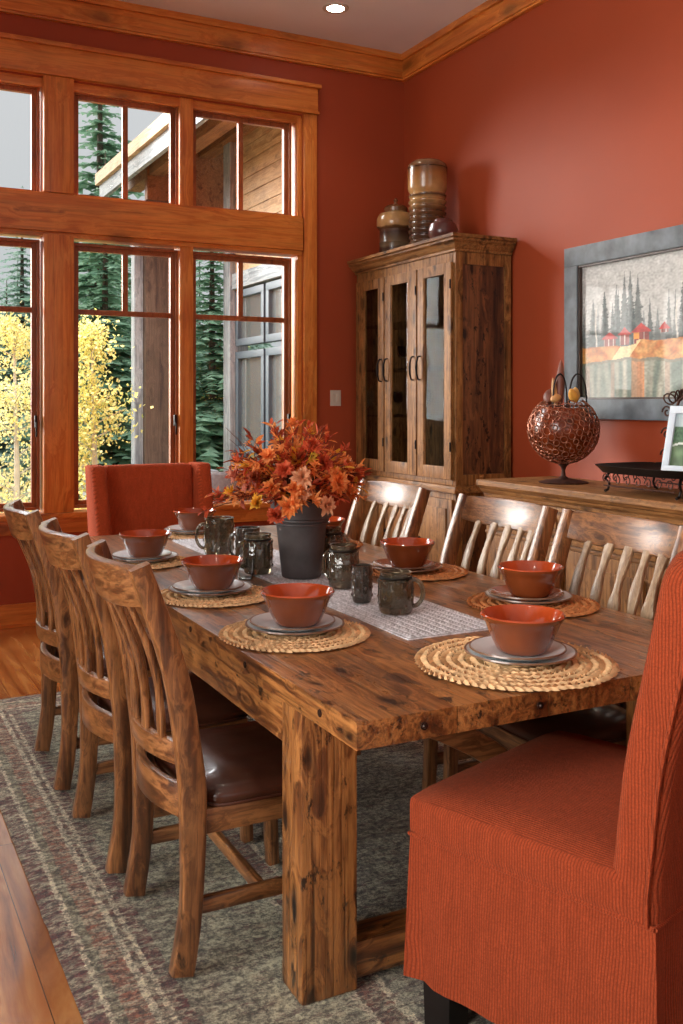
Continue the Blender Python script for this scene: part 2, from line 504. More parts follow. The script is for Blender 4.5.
# ------------------------------------------------------------------ mesh helpers
class MB:
    def __init__(s):
        s.v, s.f, s.mi = [], [], []

    def add(s, vs, fs, mi=0):
        o = len(s.v)
        s.v += [tuple(v) for v in vs]
        s.f += [tuple(i + o for i in f) for f in fs]
        s.mi += [mi] * len(fs)
        return s

    def box(s, x0, x1, y0, y1, z0, z1, bev=0.0, mi=0, rot=None, piv=None):
        if bev <= 0:
            vs = [(x, y, z) for z in (z0, z1) for y in (y0, y1) for x in (x0, x1)]
            fs = [(0, 2, 3, 1), (4, 5, 7, 6), (0, 1, 5, 4), (2, 6, 7, 3), (0, 4, 6, 2), (1, 3, 7, 5)]
        else:
            bm = bmesh.new()
            bmesh.ops.create_cube(bm, size=1)
            for v in bm.verts:
                v.co = Vector(((x0 + x1) / 2 + v.co.x * (x1 - x0), (y0 + y1) / 2 + v.co.y * (y1 - y0), (z0 + z1) / 2 + v.co.z * (z1 - z0)))
            b = min(bev, .49 * min(x1 - x0, y1 - y0, z1 - z0))
            bmesh.ops.bevel(bm, geom=list(bm.edges), offset=b, segments=2, profile=.7, affect='EDGES')
            bm.verts.index_update()
            vs = [tuple(v.co) for v in bm.verts]
            fs = [tuple(v.index for v in f.verts) for f in bm.faces]
            bm.free()
        if rot is not None:
            p = Vector(piv if piv else ((x0 + x1) / 2, (y0 + y1) / 2, (z0 + z1) / 2))
            vs = [tuple(rot @ (Vector(v) - p) + p) for v in vs]
        return s.add(vs, fs, mi)

    def lathe(s, prof, n=32, c=(0, 0, 0), mis=None, sx=1.0, sy=1.0, wob=None):
        vs, fs = [], []
        for i, (r, z) in enumerate(prof):
            for k in range(n):
                a = 2 * PI * k / n
                rr = r * (wob(a, z) if wob else 1)
                vs.append((c[0] + rr * math.cos(a) * sx, c[1] + rr * math.sin(a) * sy, c[2] + z))
        o = len(s.v)
        s.v += vs
        for i in range(len(prof) - 1):
            for k in range(n):
                k2 = (k + 1) % n
                s.f.append((o + i * n + k, o + i * n + k2, o + (i + 1) * n + k2, o + (i + 1) * n + k))
                s.mi.append(mis[i] if mis else 0)
        if prof[0][0] > 1e-4:
            s.f.append(tuple(o + k for k in range(n))[::-1])
            s.mi.append(mis[0] if mis else 0)
        if prof[-1][0] > 1e-4:
            s.f.append(tuple(o + (len(prof) - 1) * n + k for k in range(n)))
            s.mi.append(mis[-1] if mis else 0)
        return s

    def tube(s, pts, r, n=8, caps=True, mi=0):
        pts = [Vector(p) for p in pts]
        rs = r if isinstance(r, (list, tuple)) else [r] * len(pts)
        up = Vector((0, 0, 1))
        rings = []
        prev = None
        for i, p in enumerate(pts):
            t = (pts[min(i + 1, len(pts) - 1)] - pts[max(i - 1, 0)]).normalized()
            if prev is None:
                a = t.orthogonal().normalized()
            else:
                a = (prev - t * prev.dot(t)).normalized()
            prev = a
            b = t.cross(a)
            rings.append([p + (a * math.cos(2 * PI * k / n) + b * math.sin(2 * PI * k / n)) * rs[i] for k in range(n)])
        return s.loft(rings, caps, mi)

    def loft(s, rings, caps=True, mi=0):
        n = len(rings[0])
        vs = [tuple(v) for r_ in rings for v in r_]
        fs = []
        for i in range(len(rings) - 1):
            for k in range(n):
                k2 = (k + 1) % n
                fs.append((i * n + k, i * n + k2, (i + 1) * n + k2, (i + 1) * n + k))
        if caps:
            fs.append(tuple(range(n))[::-1])
            fs.append(tuple((len(rings) - 1) * n + k for k in range(n)))
        return s.add(vs, fs, mi)

    def sweep(s, pts, a_half, b_half, A, bev=.25, mi=0):
        """rectangular bar along pts; A = fixed side axis (or list), half sizes along A and along T x A (numbers or lists)"""
        pts = [Vector(p) for p in pts]
        k = len(pts)
        ah = a_half if isinstance(a_half, (list, tuple)) else [a_half] * k
        bh = b_half if isinstance(b_half, (list, tuple)) else [b_half] * k
        rings = []
        for i, p in enumerate(pts):
            t = (pts[min(i + 1, k - 1)] - pts[max(i - 1, 0)]).normalized()
            Ai = Vector(A[i] if isinstance(A, list) else A)
            Ai = (Ai - t * Ai.dot(t)).normalized()
            B = t.cross(Ai).normalized()
            e = bev * min(ah[i], bh[i])
            ring = []
            for sa, sb in ((1, 1), (-1, 1), (-1, -1), (1, -1)):
                ca, cb = ah[i] - e, bh[i] - e
                q = [(sa * ah[i], sb * cb), (sa * (ca + e * .7), sb * (cb + e * .7)), (sa * ca, sb * bh[i])]
                if sa * sb < 0:
                    q = q[::-1]
                ring += [p + Ai * x + B * y for x, y in q]
            rings.append(ring)
        return s.loft(rings, True, mi)

    def build(s, name, mats, parent=None, loc=None, smooth=True, ang=38):
        me = bpy.data.meshes.new(name)
        me.from_pydata(s.v, [], s.f)
        if not isinstance(mats, (list, tuple)):
            mats = [mats]
        for m in mats:
            me.materials.append(m)
        if len(mats) > 1:
            me.polygons.foreach_set('material_index', s.mi)
        bm = bmesh.new()
        bm.from_mesh(me)
        bmesh.ops.recalc_face_normals(bm, faces=bm.faces)
        bm.to_mesh(me)
        bm.free()
        if smooth:
            me.polygons.foreach_set('use_smooth', [True] * len(me.polygons))
            me.set_sharp_from_angle(angle=R(ang))
        me.update()
        o = bpy.data.objects.new(name, me)
        COL.objects.link(o)
        if parent is not None:
            o.parent = parent
        if loc is not None:
            o.location = loc
        return o


def thing(name, label, cat, loc=(0, 0, 0), rz=0.0, group=None):
    o = bpy.data.objects.new(name, None)
    o.empty_display_size = .1
    COL.objects.link(o)
    o.location = loc
    o.rotation_euler = (0, 0, rz)
    return tag(o, label, cat, group)


def tag(o, label, cat, group=None):
    o['label'] = label
    o['category'] = cat
    if group:
        o['group'] = group
    return o


def struct(o):
    o['kind'] = 'structure'
    return o


def dup(root, label, loc, rz=0.0, group=None, scale=None):
    r = root.copy()
    COL.objects.link(r)
    r.location = loc
    r.rotation_euler = (0, 0, rz)
    if scale:
        r.scale = (scale,) * 3 if not isinstance(scale, tuple) else scale
    r['label'] = label
    if group:
        r['group'] = group
    for ch in list(root.children):
        c = ch.copy()
        COL.objects.link(c)
        c.parent = r
        for g in list(ch.children):
            d = g.copy()
            COL.objects.link(d)
            d.parent = c
    return r


def lerp(a, b, t):
    return a + (b - a) * t


def interp(tab, x):
    for (x0, y0), (x1, y1) in zip(tab, tab[1:]):
        if x <= x1:
            t = (x - x0) / (x1 - x0)
            t = max(0, min(1, t))
            return y0 + (y1 - y0) * t
    return tab[-1][1]


def smooth_path(tab, n=14):
    """Catmull-Rom through 2-D points"""
    P = [tab[0]] + list(tab) + [tab[-1]]
    out = []
    seg = len(tab) - 1
    for k in range(n + 1):
        u = k / n * seg
        i = min(int(u), seg - 1)
        t = u - i
        p0, p1, p2, p3 = [Vector(p) for p in P[i:i + 4]]
        out.append(.5 * ((2 * p1) + (p2 - p0) * t + (2 * p0 - 5 * p1 + 4 * p2 - p3) * t * t + (3 * p1 - p0 - 3 * p2 + p3) * t ** 3))
    return out


# ================================================================== STRUCTURE
WY, RX, LX, BY, CZ = 6.67, 3.97, -2.6, -3.2, 4.2


def sbox(name, mat, *a, **k):
    return struct(MB().box(*a, **k).build(name, mat))


# floor and ceiling
sbox('floor', M['floor'], LX - .2, RX + .2, BY - .2, WY + .2, -.1, 0)
sbox('ceiling', M['ceil'], LX - .2, RX + .2, BY - .2, WY + .2, CZ, CZ + .1)
sbox('wall_right', M['wall'], RX, RX + .2, BY - .2, WY + .2, 0, CZ)
# window wall with one opening  X -0.5..3.08, z .70..3.62
OX0, OX1, OZ0, OZ1 = -.5, 3.08, .70, 3.62
mb = MB()
mb.box(LX - .2, OX0, WY, WY + .2, 0, CZ)
mb.box(OX1, RX + .2, WY, WY + .2, 0, CZ)
mb.box(OX0, OX1, WY, WY + .2, 0, OZ0)
mb.box(OX0, OX1, WY, WY + .2, OZ1, CZ)
struct(mb.build('wall_back', M['wall']))
# left wall with big windows, wall behind the camera with a glazed opening
mb = MB()
mb.box(LX - .2, LX, BY, -.6, 0, CZ)
mb.box(LX - .2, LX, 4.6, WY + .2, 0, CZ)
mb.box(LX - .2, LX, -.6, 4.6, 0, .6)
mb.box(LX - .2, LX, -.6, 4.6, 3.8, CZ)
struct(mb.build('wall_left', M['wall']))
mb = MB()
mb.box(LX - .2, -1.7, BY - .2, BY, 0, CZ)
mb.box(2.5, RX + .2, BY - .2, BY, 0, CZ)
mb.box(-1.7, 2.5, BY - .2, BY, 0, .7)
mb.box(-1.7, 2.5, BY - .2, BY, 3.8, CZ)
struct(mb.build('wall_front', M['wall']))
# crown boards
mb = MB()
mb.box(LX, RX, WY - .035, WY, 4.0, CZ, .004).box(LX, RX, WY - .05, WY - .03, 4.015, 4.05, .004).box(LX, RX, WY - .06, WY - .03, 4.15, CZ, .006)
struct(mb.build('trim_1', M['trimX']))
mb = MB()
mb.box(RX - .035, RX, BY, WY - .035, 4.0, CZ, .004).box(RX - .05, RX - .03, BY, WY - .05, 4.015, 4.05, .004).box(RX - .06, RX - .03, BY, WY - .06, 4.15, CZ, .006)
struct(mb.build('trim_2', M['trimY']))
# baseboards
struct(MB().box(LX, RX, WY - .02, WY, 0, .15, .004).box(LX, RX, WY - .03, WY - .018, 0, .02, .003).build('baseboard_back', M['trimX']))
struct(MB().box(RX - .02, RX, BY, WY - .03, 0, .15, .004).build('baseboard_right', M['trimY']))
# window trim: header, mid beam, sill, casings, posts, mullions
struct(MB().box(OX0 - .14, 3.19, WY - .05, WY + .02, 3.63, 3.82, .004).box(OX0 - .17, 3.21, WY - .075, WY + .01, 3.82, 3.85, .006)
       .box(OX0 - .15, 3.20, WY - .06, WY - .03, 3.63, 3.65, .004).build('trim_3', M['trimX']))
struct(MB().box(OX0 - .02, 3.07, WY - .045, WY + .13, 2.60, 2.84, .005).box(OX0, 3.07, WY - .02, WY + .13, 2.84, 2.86, .003)
       .box(OX0, 3.07, WY - .02, WY + .13, 2.57, 2.60, .003).build('trim_4', M['trimX']))
struct(MB().box(OX0 - .16, 3.21, WY - .07, WY + .13, .70, .735, .006).box(OX0 - .13, 3.18, WY - .03, WY, .60, .70, .004).build('trim_5', M['trimX']))
struct(MB().box(3.085, 3.19, WY - .03, WY + .01, .735, 3.63, .004).build('trim_6', M['trimZ']))
struct(MB().box(OX0 - .12, OX0 - .01, WY - .03, WY + .01, .735, 3.63, .004).build('trim_7', M['trimZ']))
nn = 8
for x0, x1, yo in ((1.19, 1.385, -.04), (2.13, 2.23, .0), (.29, .385, .0)):
    for z0, z1 in ((.735, 2.58), (2.86, 3.63)):
        struct(MB().box(x0, x1, WY + yo, WY + .13, z0, z1, .005).build('trim_%d' % nn, M['trimZ']))
        nn += 1
struct(MB().box(OX0, 3.08, WY + .012, WY + .128, 3.565, 3.628, .004).build('trim_%d' % nn, M['trimX']))
# jamb liners next to the right casing
struct(MB().box(3.045, 3.084, WY + .004, WY + .13, .735, 3.60, .003).build('trim_%d' % (nn + 1), M['trimZ']))


def sash(idx, x0, x1, z0, z1, vert=None, hor=None, vfrom=None):
    """x0..z1: the visible pane; stepped frame around it"""
    y = WY + .075
    mb = MB()
    t = .05
    for k, (d, yy) in enumerate(((t, y), (.026, y - .03))):
        q = t - d if k else 0
        # outer frame ring then slimmer inner bead
        a0, a1, b0, b1 = (x0 - t, x1 + t, z0 - t, z1 + t)
        wdt = t if k == 0 else .02
        dp = .04 if k == 0 else .03
        mb.box(a0, a0 + wdt, yy, yy + dp, b0, b1, .003).box(a1 - wdt, a1, yy, yy + dp, b0, b1, .003)
        mb.box(a0 + wdt, a1 - wdt, yy + .001, yy + dp - .001, b0, b0 + wdt, .003).box(a0 + wdt, a1 - wdt, yy + .001, yy + dp - .001, b1 - wdt, b1, .003)
    ztop = z1
    if hor:
        mb.box(x0, x1, y + .004, y + .036, hor - .018, hor + .018, .003)
    if vert:
        mb.box(vert - .019, vert + .019, y + .005, y + .035, (hor + .012) if hor else z0, z1, .003)
    f = struct(mb.build('window_%d' % idx, M['sashZ']))
    g = MB().box(x0 - .01, x1 + .01, y + .016, y + .022, z0 - .01, z1 + .01).build('glass', M['glass'], f, smooth=False)
    if hor:
        MB().box(x1 + .012, x1 + .03, y - .055, y - .03, 1.30, 1.38, .004).tube([(x1 + .02, y - .045, 1.35), (x1 + .02, y - .075, 1.30), (x1 + .02, y - .07, 1.24)], .006).build('latch', M['black'], f)
    return f


panes = [(-.40, .245), (.44, 1.13), (1.44, 2.085), (2.275, 2.965)]
k = 1
for (a, b_) in panes:
    mid = (a + b_) / 2
    sash(k, a, b_, .80, 2.50, mid, 2.085)
    sash(k + 1, a, b_, 2.885, 3.53, mid, None)
    k += 2
# glazing of the unseen openings
for nm, box_ in (('window_9', (LX - .12, LX - .10, -.6, 4.6, .6, 3.8)), ('window_10', (-1.7, 2.5, BY - .12, BY - .10, .7, 3.8))):
    x0, x1, y0, y1, z0, z1 = box_
    f = MB()
    if nm == 'window_9':
        for yy in (-.6, 1.1, 2.8, 4.5):
            f.box(LX - .16, LX - .04, yy, yy + .1, z0, z1, .004)
        f.box(LX - .16, LX - .04, y0, y1, 2.6, 2.75, .004)
    else:
        for xx in (-1.7, -.3, 1.05, 2.4):
            f.box(xx, xx + .1, BY - .16, BY - .04, z0, z1, .004)
        f.box(x0, x1, BY - .16, BY - .04, 2.6, 2.75, .004)
    fo = struct(f.build(nm, M['trimZ']))
    MB().box(*box_).build('glass', M['glass'], fo, smooth=False)


# ---- recessed lights
def downlight(x, y, label, power):
    t = thing('recessed_downlight', label, 'light', (x, y, CZ), 0, 'recessed ceiling downlights')
    MB().lathe([(.062, -.001), (.062, -.006), (.09, -.006), (.092, -.001)], 32).build('trim_ring', M['switch'], t)
    MB().lathe([(.0, -.004), (.061, -.004)], 32).build('lamp', M['lightdisc'], t)
    l = bpy.data.lights.new('downlight_beam', 'SPOT')
    l.energy, l.spot_size, l.spot_blend, l.color, l.shadow_soft_size = power, R(105), .8, (1, .86, .68), .06
    o = bpy.data.objects.new('downlight_beam', l)
    COL.objects.link(o)
    o.parent = t
    o.location = (0, 0, -.03)


downlight(3.05, 6.05, 'round white recessed light in the ceiling near the window wall', 14)
downlight(3.05, 3.6, 'recessed light in the ceiling above the picture, outside the photo', 22)
downlight(1.3, 3.3, 'recessed light in the ceiling above the dining table, outside the photo', 16)
downlight(3.05, 1.2, 'recessed light in the ceiling above the near end of the sideboard, outside the photo', 16)
downlight(-.6, 1.0, 'recessed light in the ceiling left of the camera, outside the photo', 16)

# switch plate
t = thing('light_switch', 'pale wall plate with rocker switches right of the window', 'switch', (3.36, WY, 1.50))
MB().box(-.045, .045, -.007, 0, -.06, .06, .003).build('plate', M['switch'], t)
for dx in (-.021, .021):
    MB().box(dx - .013, dx + .013, -.012, -.005, -.03, .03, .002).build('rocker', M['switch'], t)

# ================================================================== TABLE
TX0, TX1, TY0, TY1, TZ = .987, 2.286, 1.857, 5.06, .78
TW = TX1 - TX0
t = thing('dining_table', 'long rustic plank dining table with thick knotty top and block legs', 'table', (TX0, TY0, 0))
TL = TY1 - TY0
mb = MB()
rng = random.Random(4)
npl = 5
for i in range(npl):
    a, b_ = TW * i / npl, TW * (i + 1) / npl
    mb.box(a + (.0006 if i else 0), b_ - (.0006 if i < npl - 1 else 0), 0, TL, TZ - .062, TZ, .0035)
top = mb.build('tabletop', M['tableY'], t)
for i in range(4):
    x = TW * (.13 + .25 * i)
    mb = MB()
    mb.tube([(x, .004, TZ - .032), (x, -.004, TZ - .032)], [.009, .009], 12)
    mb.tube([(x, -.003, TZ - .032), (x, -.008, TZ - .032)], [.006, .003], 8)
    mb.build('bolt', M['bolt'], t)
for i in range(7):
    y = .18 + i * .47
    MB().tube([(.003, y, TZ - .03), (-.003, y, TZ - .03)], [.009, .009], 10).build('bolt', M['bolt'], t)
mb = MB()
mb.box(.02, .065, .30, TL - .30, .60, TZ - .062, .004)
mb.build('apron', M['tableY'], t)
MB().box(TW - .065, TW - .02, .30, TL - .30, .60, TZ - .062, .004).build('apron', M['tableY'], t)
MB().box(.15, TW - .15, .31, .355, .62, TZ - .062, .004).build('apron', M['tableX'], t)
MB().box(.15, TW - .15, TL - .355, TL - .31, .62, TZ - .062, .004).build('apron', M['tableX'], t)
for sx in (0, 1):
    for sy in (0, 1):
        x0 = .0 if sx == 0 else TW - .155
        y0 = .285 if sy == 0 else TL - .285 - .12
        MB().box(x0 + .002, x0 + .153, y0, y0 + .12, .012, TZ - .0621, .006).build('leg', M['tableZ'], t)
for y0 in (.30, TL - .40):
    MB().box(.155, TW - .155, y0, y0 + .09, .030, .120, .006).build('foot_rail', M['tableX'], t)
for y0, sg in ((.36, 1), (TL - .36, -1)):
    for sx in (-sg,):
        q_ = TW / 2
        P = smooth_path([(q_ + sx * .45, .71), (q_ + sx * .10, .54), (q_ - sx * .07, .395), (q_ - sx * .20, .145)], 12)
        MB().sweep([(p[0], y0 + .02 * sg, p[1]) for p in P], .022, .035, (0, 1, 0)).build('brace', M['chairX'], t)

# ================================================================== DINING CHAIRS (local: sitter faces +x)
PROF = [(-.225, 0.012), (-.20, .18), (-.195, .42), (-.205, .55), (-.243, .78), (-.335, 1.05)]
PP = smooth_path(PROF, 20)


def stile_x(z):
    return interp([(p[1], p[0]) for p in PP], z)


def make_chair(name, label, W, group):
    t = thing(name, label, 'chair', (0, 0, 0), 0, group)
    hw = W / 2
    ys = hw - .024

    def bow(y, d):
        return -d * (1 - (y / ys) ** 2)
    for s in (-1, 1):
        bh = [interp([(0, .030), (.2, .027), (.45, .034), (.8, .030), (1.05, .026)], p[1]) for p in PP]
        MB().sweep([(p[0], s * ys, p[1]) for p in PP], .021, bh, (0, 1, 0), .3).build('stile', M['chairZ'], t)
        P2 = smooth_path([(.215, .012), (.205, .2), (.20, .40)], 6)
        MB().sweep([(p[0], s * (hw - .03), p[1]) for p in P2], .019, [.018 + .006 * p[1] / .4 for p in P2], (0, 1, 0), .3).build('leg', M['chairZ'], t)
        MB().sweep([(-.195, s * (hw - .03), .17), (.2, s * (hw - .03), .17)], .011, .02, (0, 1, 0), .3).build('stretcher', M['chairX'], t)
        MB().sweep([(-.19, s * (hw - .03), .385), (.21, s * (hw - .03), .385)], .014, .032, (0, 1, 0), .25).build('seat_rail', M['chairX'], t)
    MB().sweep([(0, -hw + .045, .17), (0, hw - .045, .17)], .018, .01, (0, 0, 1), .3).build('stretcher', M['chairY'], t)
    MB().sweep([(.205, -hw + .05, .385), (.205, hw - .05, .385)], .032, .012, (0, 0, 1), .25).build('seat_rail', M['chairY'], t)
    # crest rail: bowed, taller in the middle, flaring ends
    n = 18
    pts, hh, th = [], [], []
    for i in range(n + 1):
        u = -1 + 2 * i / n
        y = u * (ys + .002)
        z = .992 + .006 * u * u
        x = stile_x(1.0) - .004 + bow(y, .055)
        pts.append((x, y, z))
        hh.append(.060 - .012 * u ** 4)
        th.append(.0125 + .005 * u ** 4)
    ln = Vector((-.30, 0, 1)).normalized()
    MB().sweep(pts, hh, th, tuple(ln), .45).build('crest_rail', M['chairY'], t)
    pts = [(stile_x(.56) + bow(y, .06), y, .56) for y in [ys * (-1 + 2 * i / 14) for i in range(15)]]
    MB().sweep(pts, .030, .012, (-.1, 0, 1), .35).build('lower_rail', M['chairY'], t)
    pts = [(stile_x(.44) + bow(y, .055), y, .435) for y in [ys * (-1 + 2 * i / 14) for i in range(15)]]
    MB().sweep(pts, .042, .012, (0, 0, 1), .35).build('seat_rail', M['chairY'], t)
    ns = 5 if W > .55 else 4
    for k in range(ns):
        y = (-1 + 2 * (k + 1) / (ns + 1)) * ys * .96
        pts, wd = [], []
        for i in range(15):
            z = .58 + (.95 - .58) * i / 14
            pts.append((stile_x(z) + bow(y, .058) + .012 * math.sin(PI * i / 14), y, z))
            wd.append(.0175 + .0045 * math.sin(i * .9 + 1.3 * (k % 3)) + (.006 if i in (6, 7) and k % 2 == 0 else 0))
        MB().sweep(pts, wd, .0075, (0, 1, 0), .4).build('slat', M['greywood'] if W > .55 else M['chairZ'], t)
    # leather seat
    nx, ny = 16, 16
    vs, fs = [], []
    fx0, fx1, fy = -.185, .235, hw - .006

    def rr(u, v):
        # superellipse mapping to a rounded rectangle
        k = max(abs(u), abs(v))
        if k < 1e-6:
            return 0, 0
        L = (abs(u) ** 6 + abs(v) ** 6) ** (1 / 6)
        return u * k / L, v * k / L
    rows = []
    for i in range(nx + 1):
        for j in range(ny + 1):
            u, v = -1 + 2 * i / nx, -1 + 2 * j / ny
            a, b2 = rr(u, v)
            k = max(abs(u), abs(v))
            x = lerp(fx0, fx1, (a + 1) / 2)
            wy = fy if x > -.13 else lerp(ys - .024, fy, (x - fx0) / (.055))
            wy = min(wy, fy)
            y = b2 * wy
            dome = (1 - k ** 5)
            wr = .0035 * noise.noise(Vector((x * 22, y * 22, 3))) + .003 * noise.noise(Vector((x * 9, y * 30, 8)))
            vs.append((x, y, .452 + .032 * dome + wr * (1.2 - k ** 4)))
    top_ = lambda i, j: i * (ny + 1) + j
    for i in range(nx):
        for j in range(ny):
            fs.append((top_(i, j), top_(i + 1, j), top_(i + 1, j + 1), top_(i, j + 1)))
    bord = [top_(i, 0) for i in range(nx + 1)] + [top_(nx, j) for j in range(1, ny + 1)] + [top_(i, ny) for i in range(nx - 1, -1, -1)] + [top_(0, j) for j in range(ny - 1, 0, -1)]
    o = len(vs)
    cxm = Vector(((fx0 + fx1) / 2, 0, 0))
    for lev, (dz, sc) in enumerate(((.443, 1.012), (.425, 1.008), (.417, .99))):
        for b3 in bord:
            q = Vector(vs[b3])
            p = cxm + (q - cxm) * sc
            vs.append((p.x, p.y, dz))
    L = len(bord)
    prevr = bord
    for lev in range(3):
        cur = [o + lev * L + k for k in range(L)]
        for k in range(L):
            fs.append((prevr[k], prevr[(k + 1) % L], cur[(k + 1) % L], cur[k]))
        prevr = cur
    fs.append(tuple(prevr))
    seat = MB().add(vs, fs).build('seat', M['leather'], t, ang=60)
    pth = [((Vector(vs[b3]) - cxm) * 1.012 + cxm) for b3 in bord]
    pth = [(p.x, p.y, .424) for p in pth]
    MB().tube(pth + [pth[0]], .0045, 6).build('piping', M['leather'], seat)
    return t


GL, GR = 'slat-back chairs along the left side of the table', 'slat-back chairs along the right side of the table'
cl = make_chair('dining_chair', 'slat-back wooden chair nearest the camera on the left of the table, brown leather seat', .50, GL)
cl.location = (.992, 2.615, .012)
dup(cl, 'middle of the three slat-back wooden chairs on the left side of the table', (.975, 3.235, .012), R(1), GL)
dup(cl, 'farthest slat-back wooden chair on the left, closest to the window wall', (.965, 3.96, .012), R(-1), GL)
crr = make_chair('dining_chair', 'slat-back wooden chair on the right, partly hidden by the rust chair back in front', .62, GR)
crr.location = (2.10, 2.585, .012)
crr.rotation_euler = (0, 0, PI)
dup(crr, 'middle slat-back wooden chair on the right, in front of the sideboard end', (2.095, 3.27, .012), PI, GR)
dup(crr, 'farthest slat-back wooden chair on the right, in front of the hutch', (2.10, 4.19, .012), PI, GR)


# ================================================================== UPHOLSTERED CHAIRS (local: sitter faces +y)
def slab(mb, x0, x1, y0, y1, z0, z1, r, seg=4, lean=None, bulge=0.0, nz=8):
    """soft rounded block"""
    bm = bmesh.new()
    bmesh.ops.create_cube(bm, size=1)
    bmesh.ops.subdivide_edges(bm, edges=bm.edges[:], cuts=7, use_grid_fill=True)
    hx, hy, hz = (x1 - x0) / 2, (y1 - y0) / 2, (z1 - z0) / 2
    c = Vector(((x0 + x1) / 2, (y0 + y1) / 2, (z0 + z1) / 2))
    for v in bm.verts:
        p = Vector((v.co.x * 2 * hx, v.co.y * 2 * hy, v.co.z * 2 * hz))
        q = Vector((max(-hx + r, min(hx - r, p.x)), max(-hy + r, min(hy - r, p.y)), max(-hz + r, min(hz - r, p.z))))
        # snap grid lines next to the corner into the radius
        d = p - q
        if d.length > 1e-6:
            p = q + d.normalized() * min(r, d.length if d.length < r else r)
        u, w_ = p.x / hx, p.z / hz
        if bulge:
            p.z += bulge * (1 - u * u) * (1 - (p.y / hy) ** 2) if p.z > 0 else 0
        p = p + c
        if lean:
            p = lean(p)
        v.co = p
    bm.verts.index_update()
    vs = [tuple(v.co) for v in bm.verts]
    fs = [tuple(v.index for v in f.verts) for f in bm.faces]
    bm.free()
    mb.add(vs, fs)
    return mb


def rounded_back(x0, x1, yf, yb, z0, z1, rad, lean, nseg=10, edge=.02):
    """upholstered back panel: rounded-rectangle outline in xz, pillowed edges in y"""
    out = []
    out.append((x0, z0))
    for i in range(nseg + 1):
        a = PI - i / nseg * PI / 2
        out.append((x0 + rad + rad * math.cos(a), z1 - rad + rad * math.sin(a)))
    for i in range(nseg + 1):
        a = PI / 2 - i / nseg * PI / 2
        out.append((x1 - rad + rad * math.cos(a), z1 - rad + rad * math.sin(a)))
    out.append((x1, z0))
    # densify the straight sides
    full = []
    for (a, b_) in zip(out, out[1:] + out[:1]):
        m = max(1, int(math.dist(a, b_) / .06))
        for k in range(m):
            full.append((lerp(a[0], b_[0], k / m), lerp(a[1], b_[1], k / m)))
    cx, cz = (x0 + x1) / 2, (z0 + z1) / 2
    hx, hz = (x1 - x0) / 2, (z1 - z0) / 2
    rings = []
    D = yf - yb

    def ins(p, e):
        return (cx + (p[0] - cx) * (1 - e / hx), cz + (p[1] - cz) * (1 - e / hz) if p[1] > z0 + 1e-4 else p[1])
    for e, y in ((.30 * hx, yb + .0), (edge * 1.2, yb + .0), (edge * .3, yb + edge * .35), (0, yb + edge), (0, yb + D * .35), (0, yb + D * .65), (0, yf - edge), (edge * .3, yf - edge * .3), (edge * 1.2, yf + .003), (.30 * hx, yf + .012), (.75 * hx, yf + .014)):
        ring = []
        for p in full:
            q = ins(p, e)
            ring.append(lean(Vector((q[0], y, q[1]))))
        rings.append(ring)
    return MB().loft(rings)


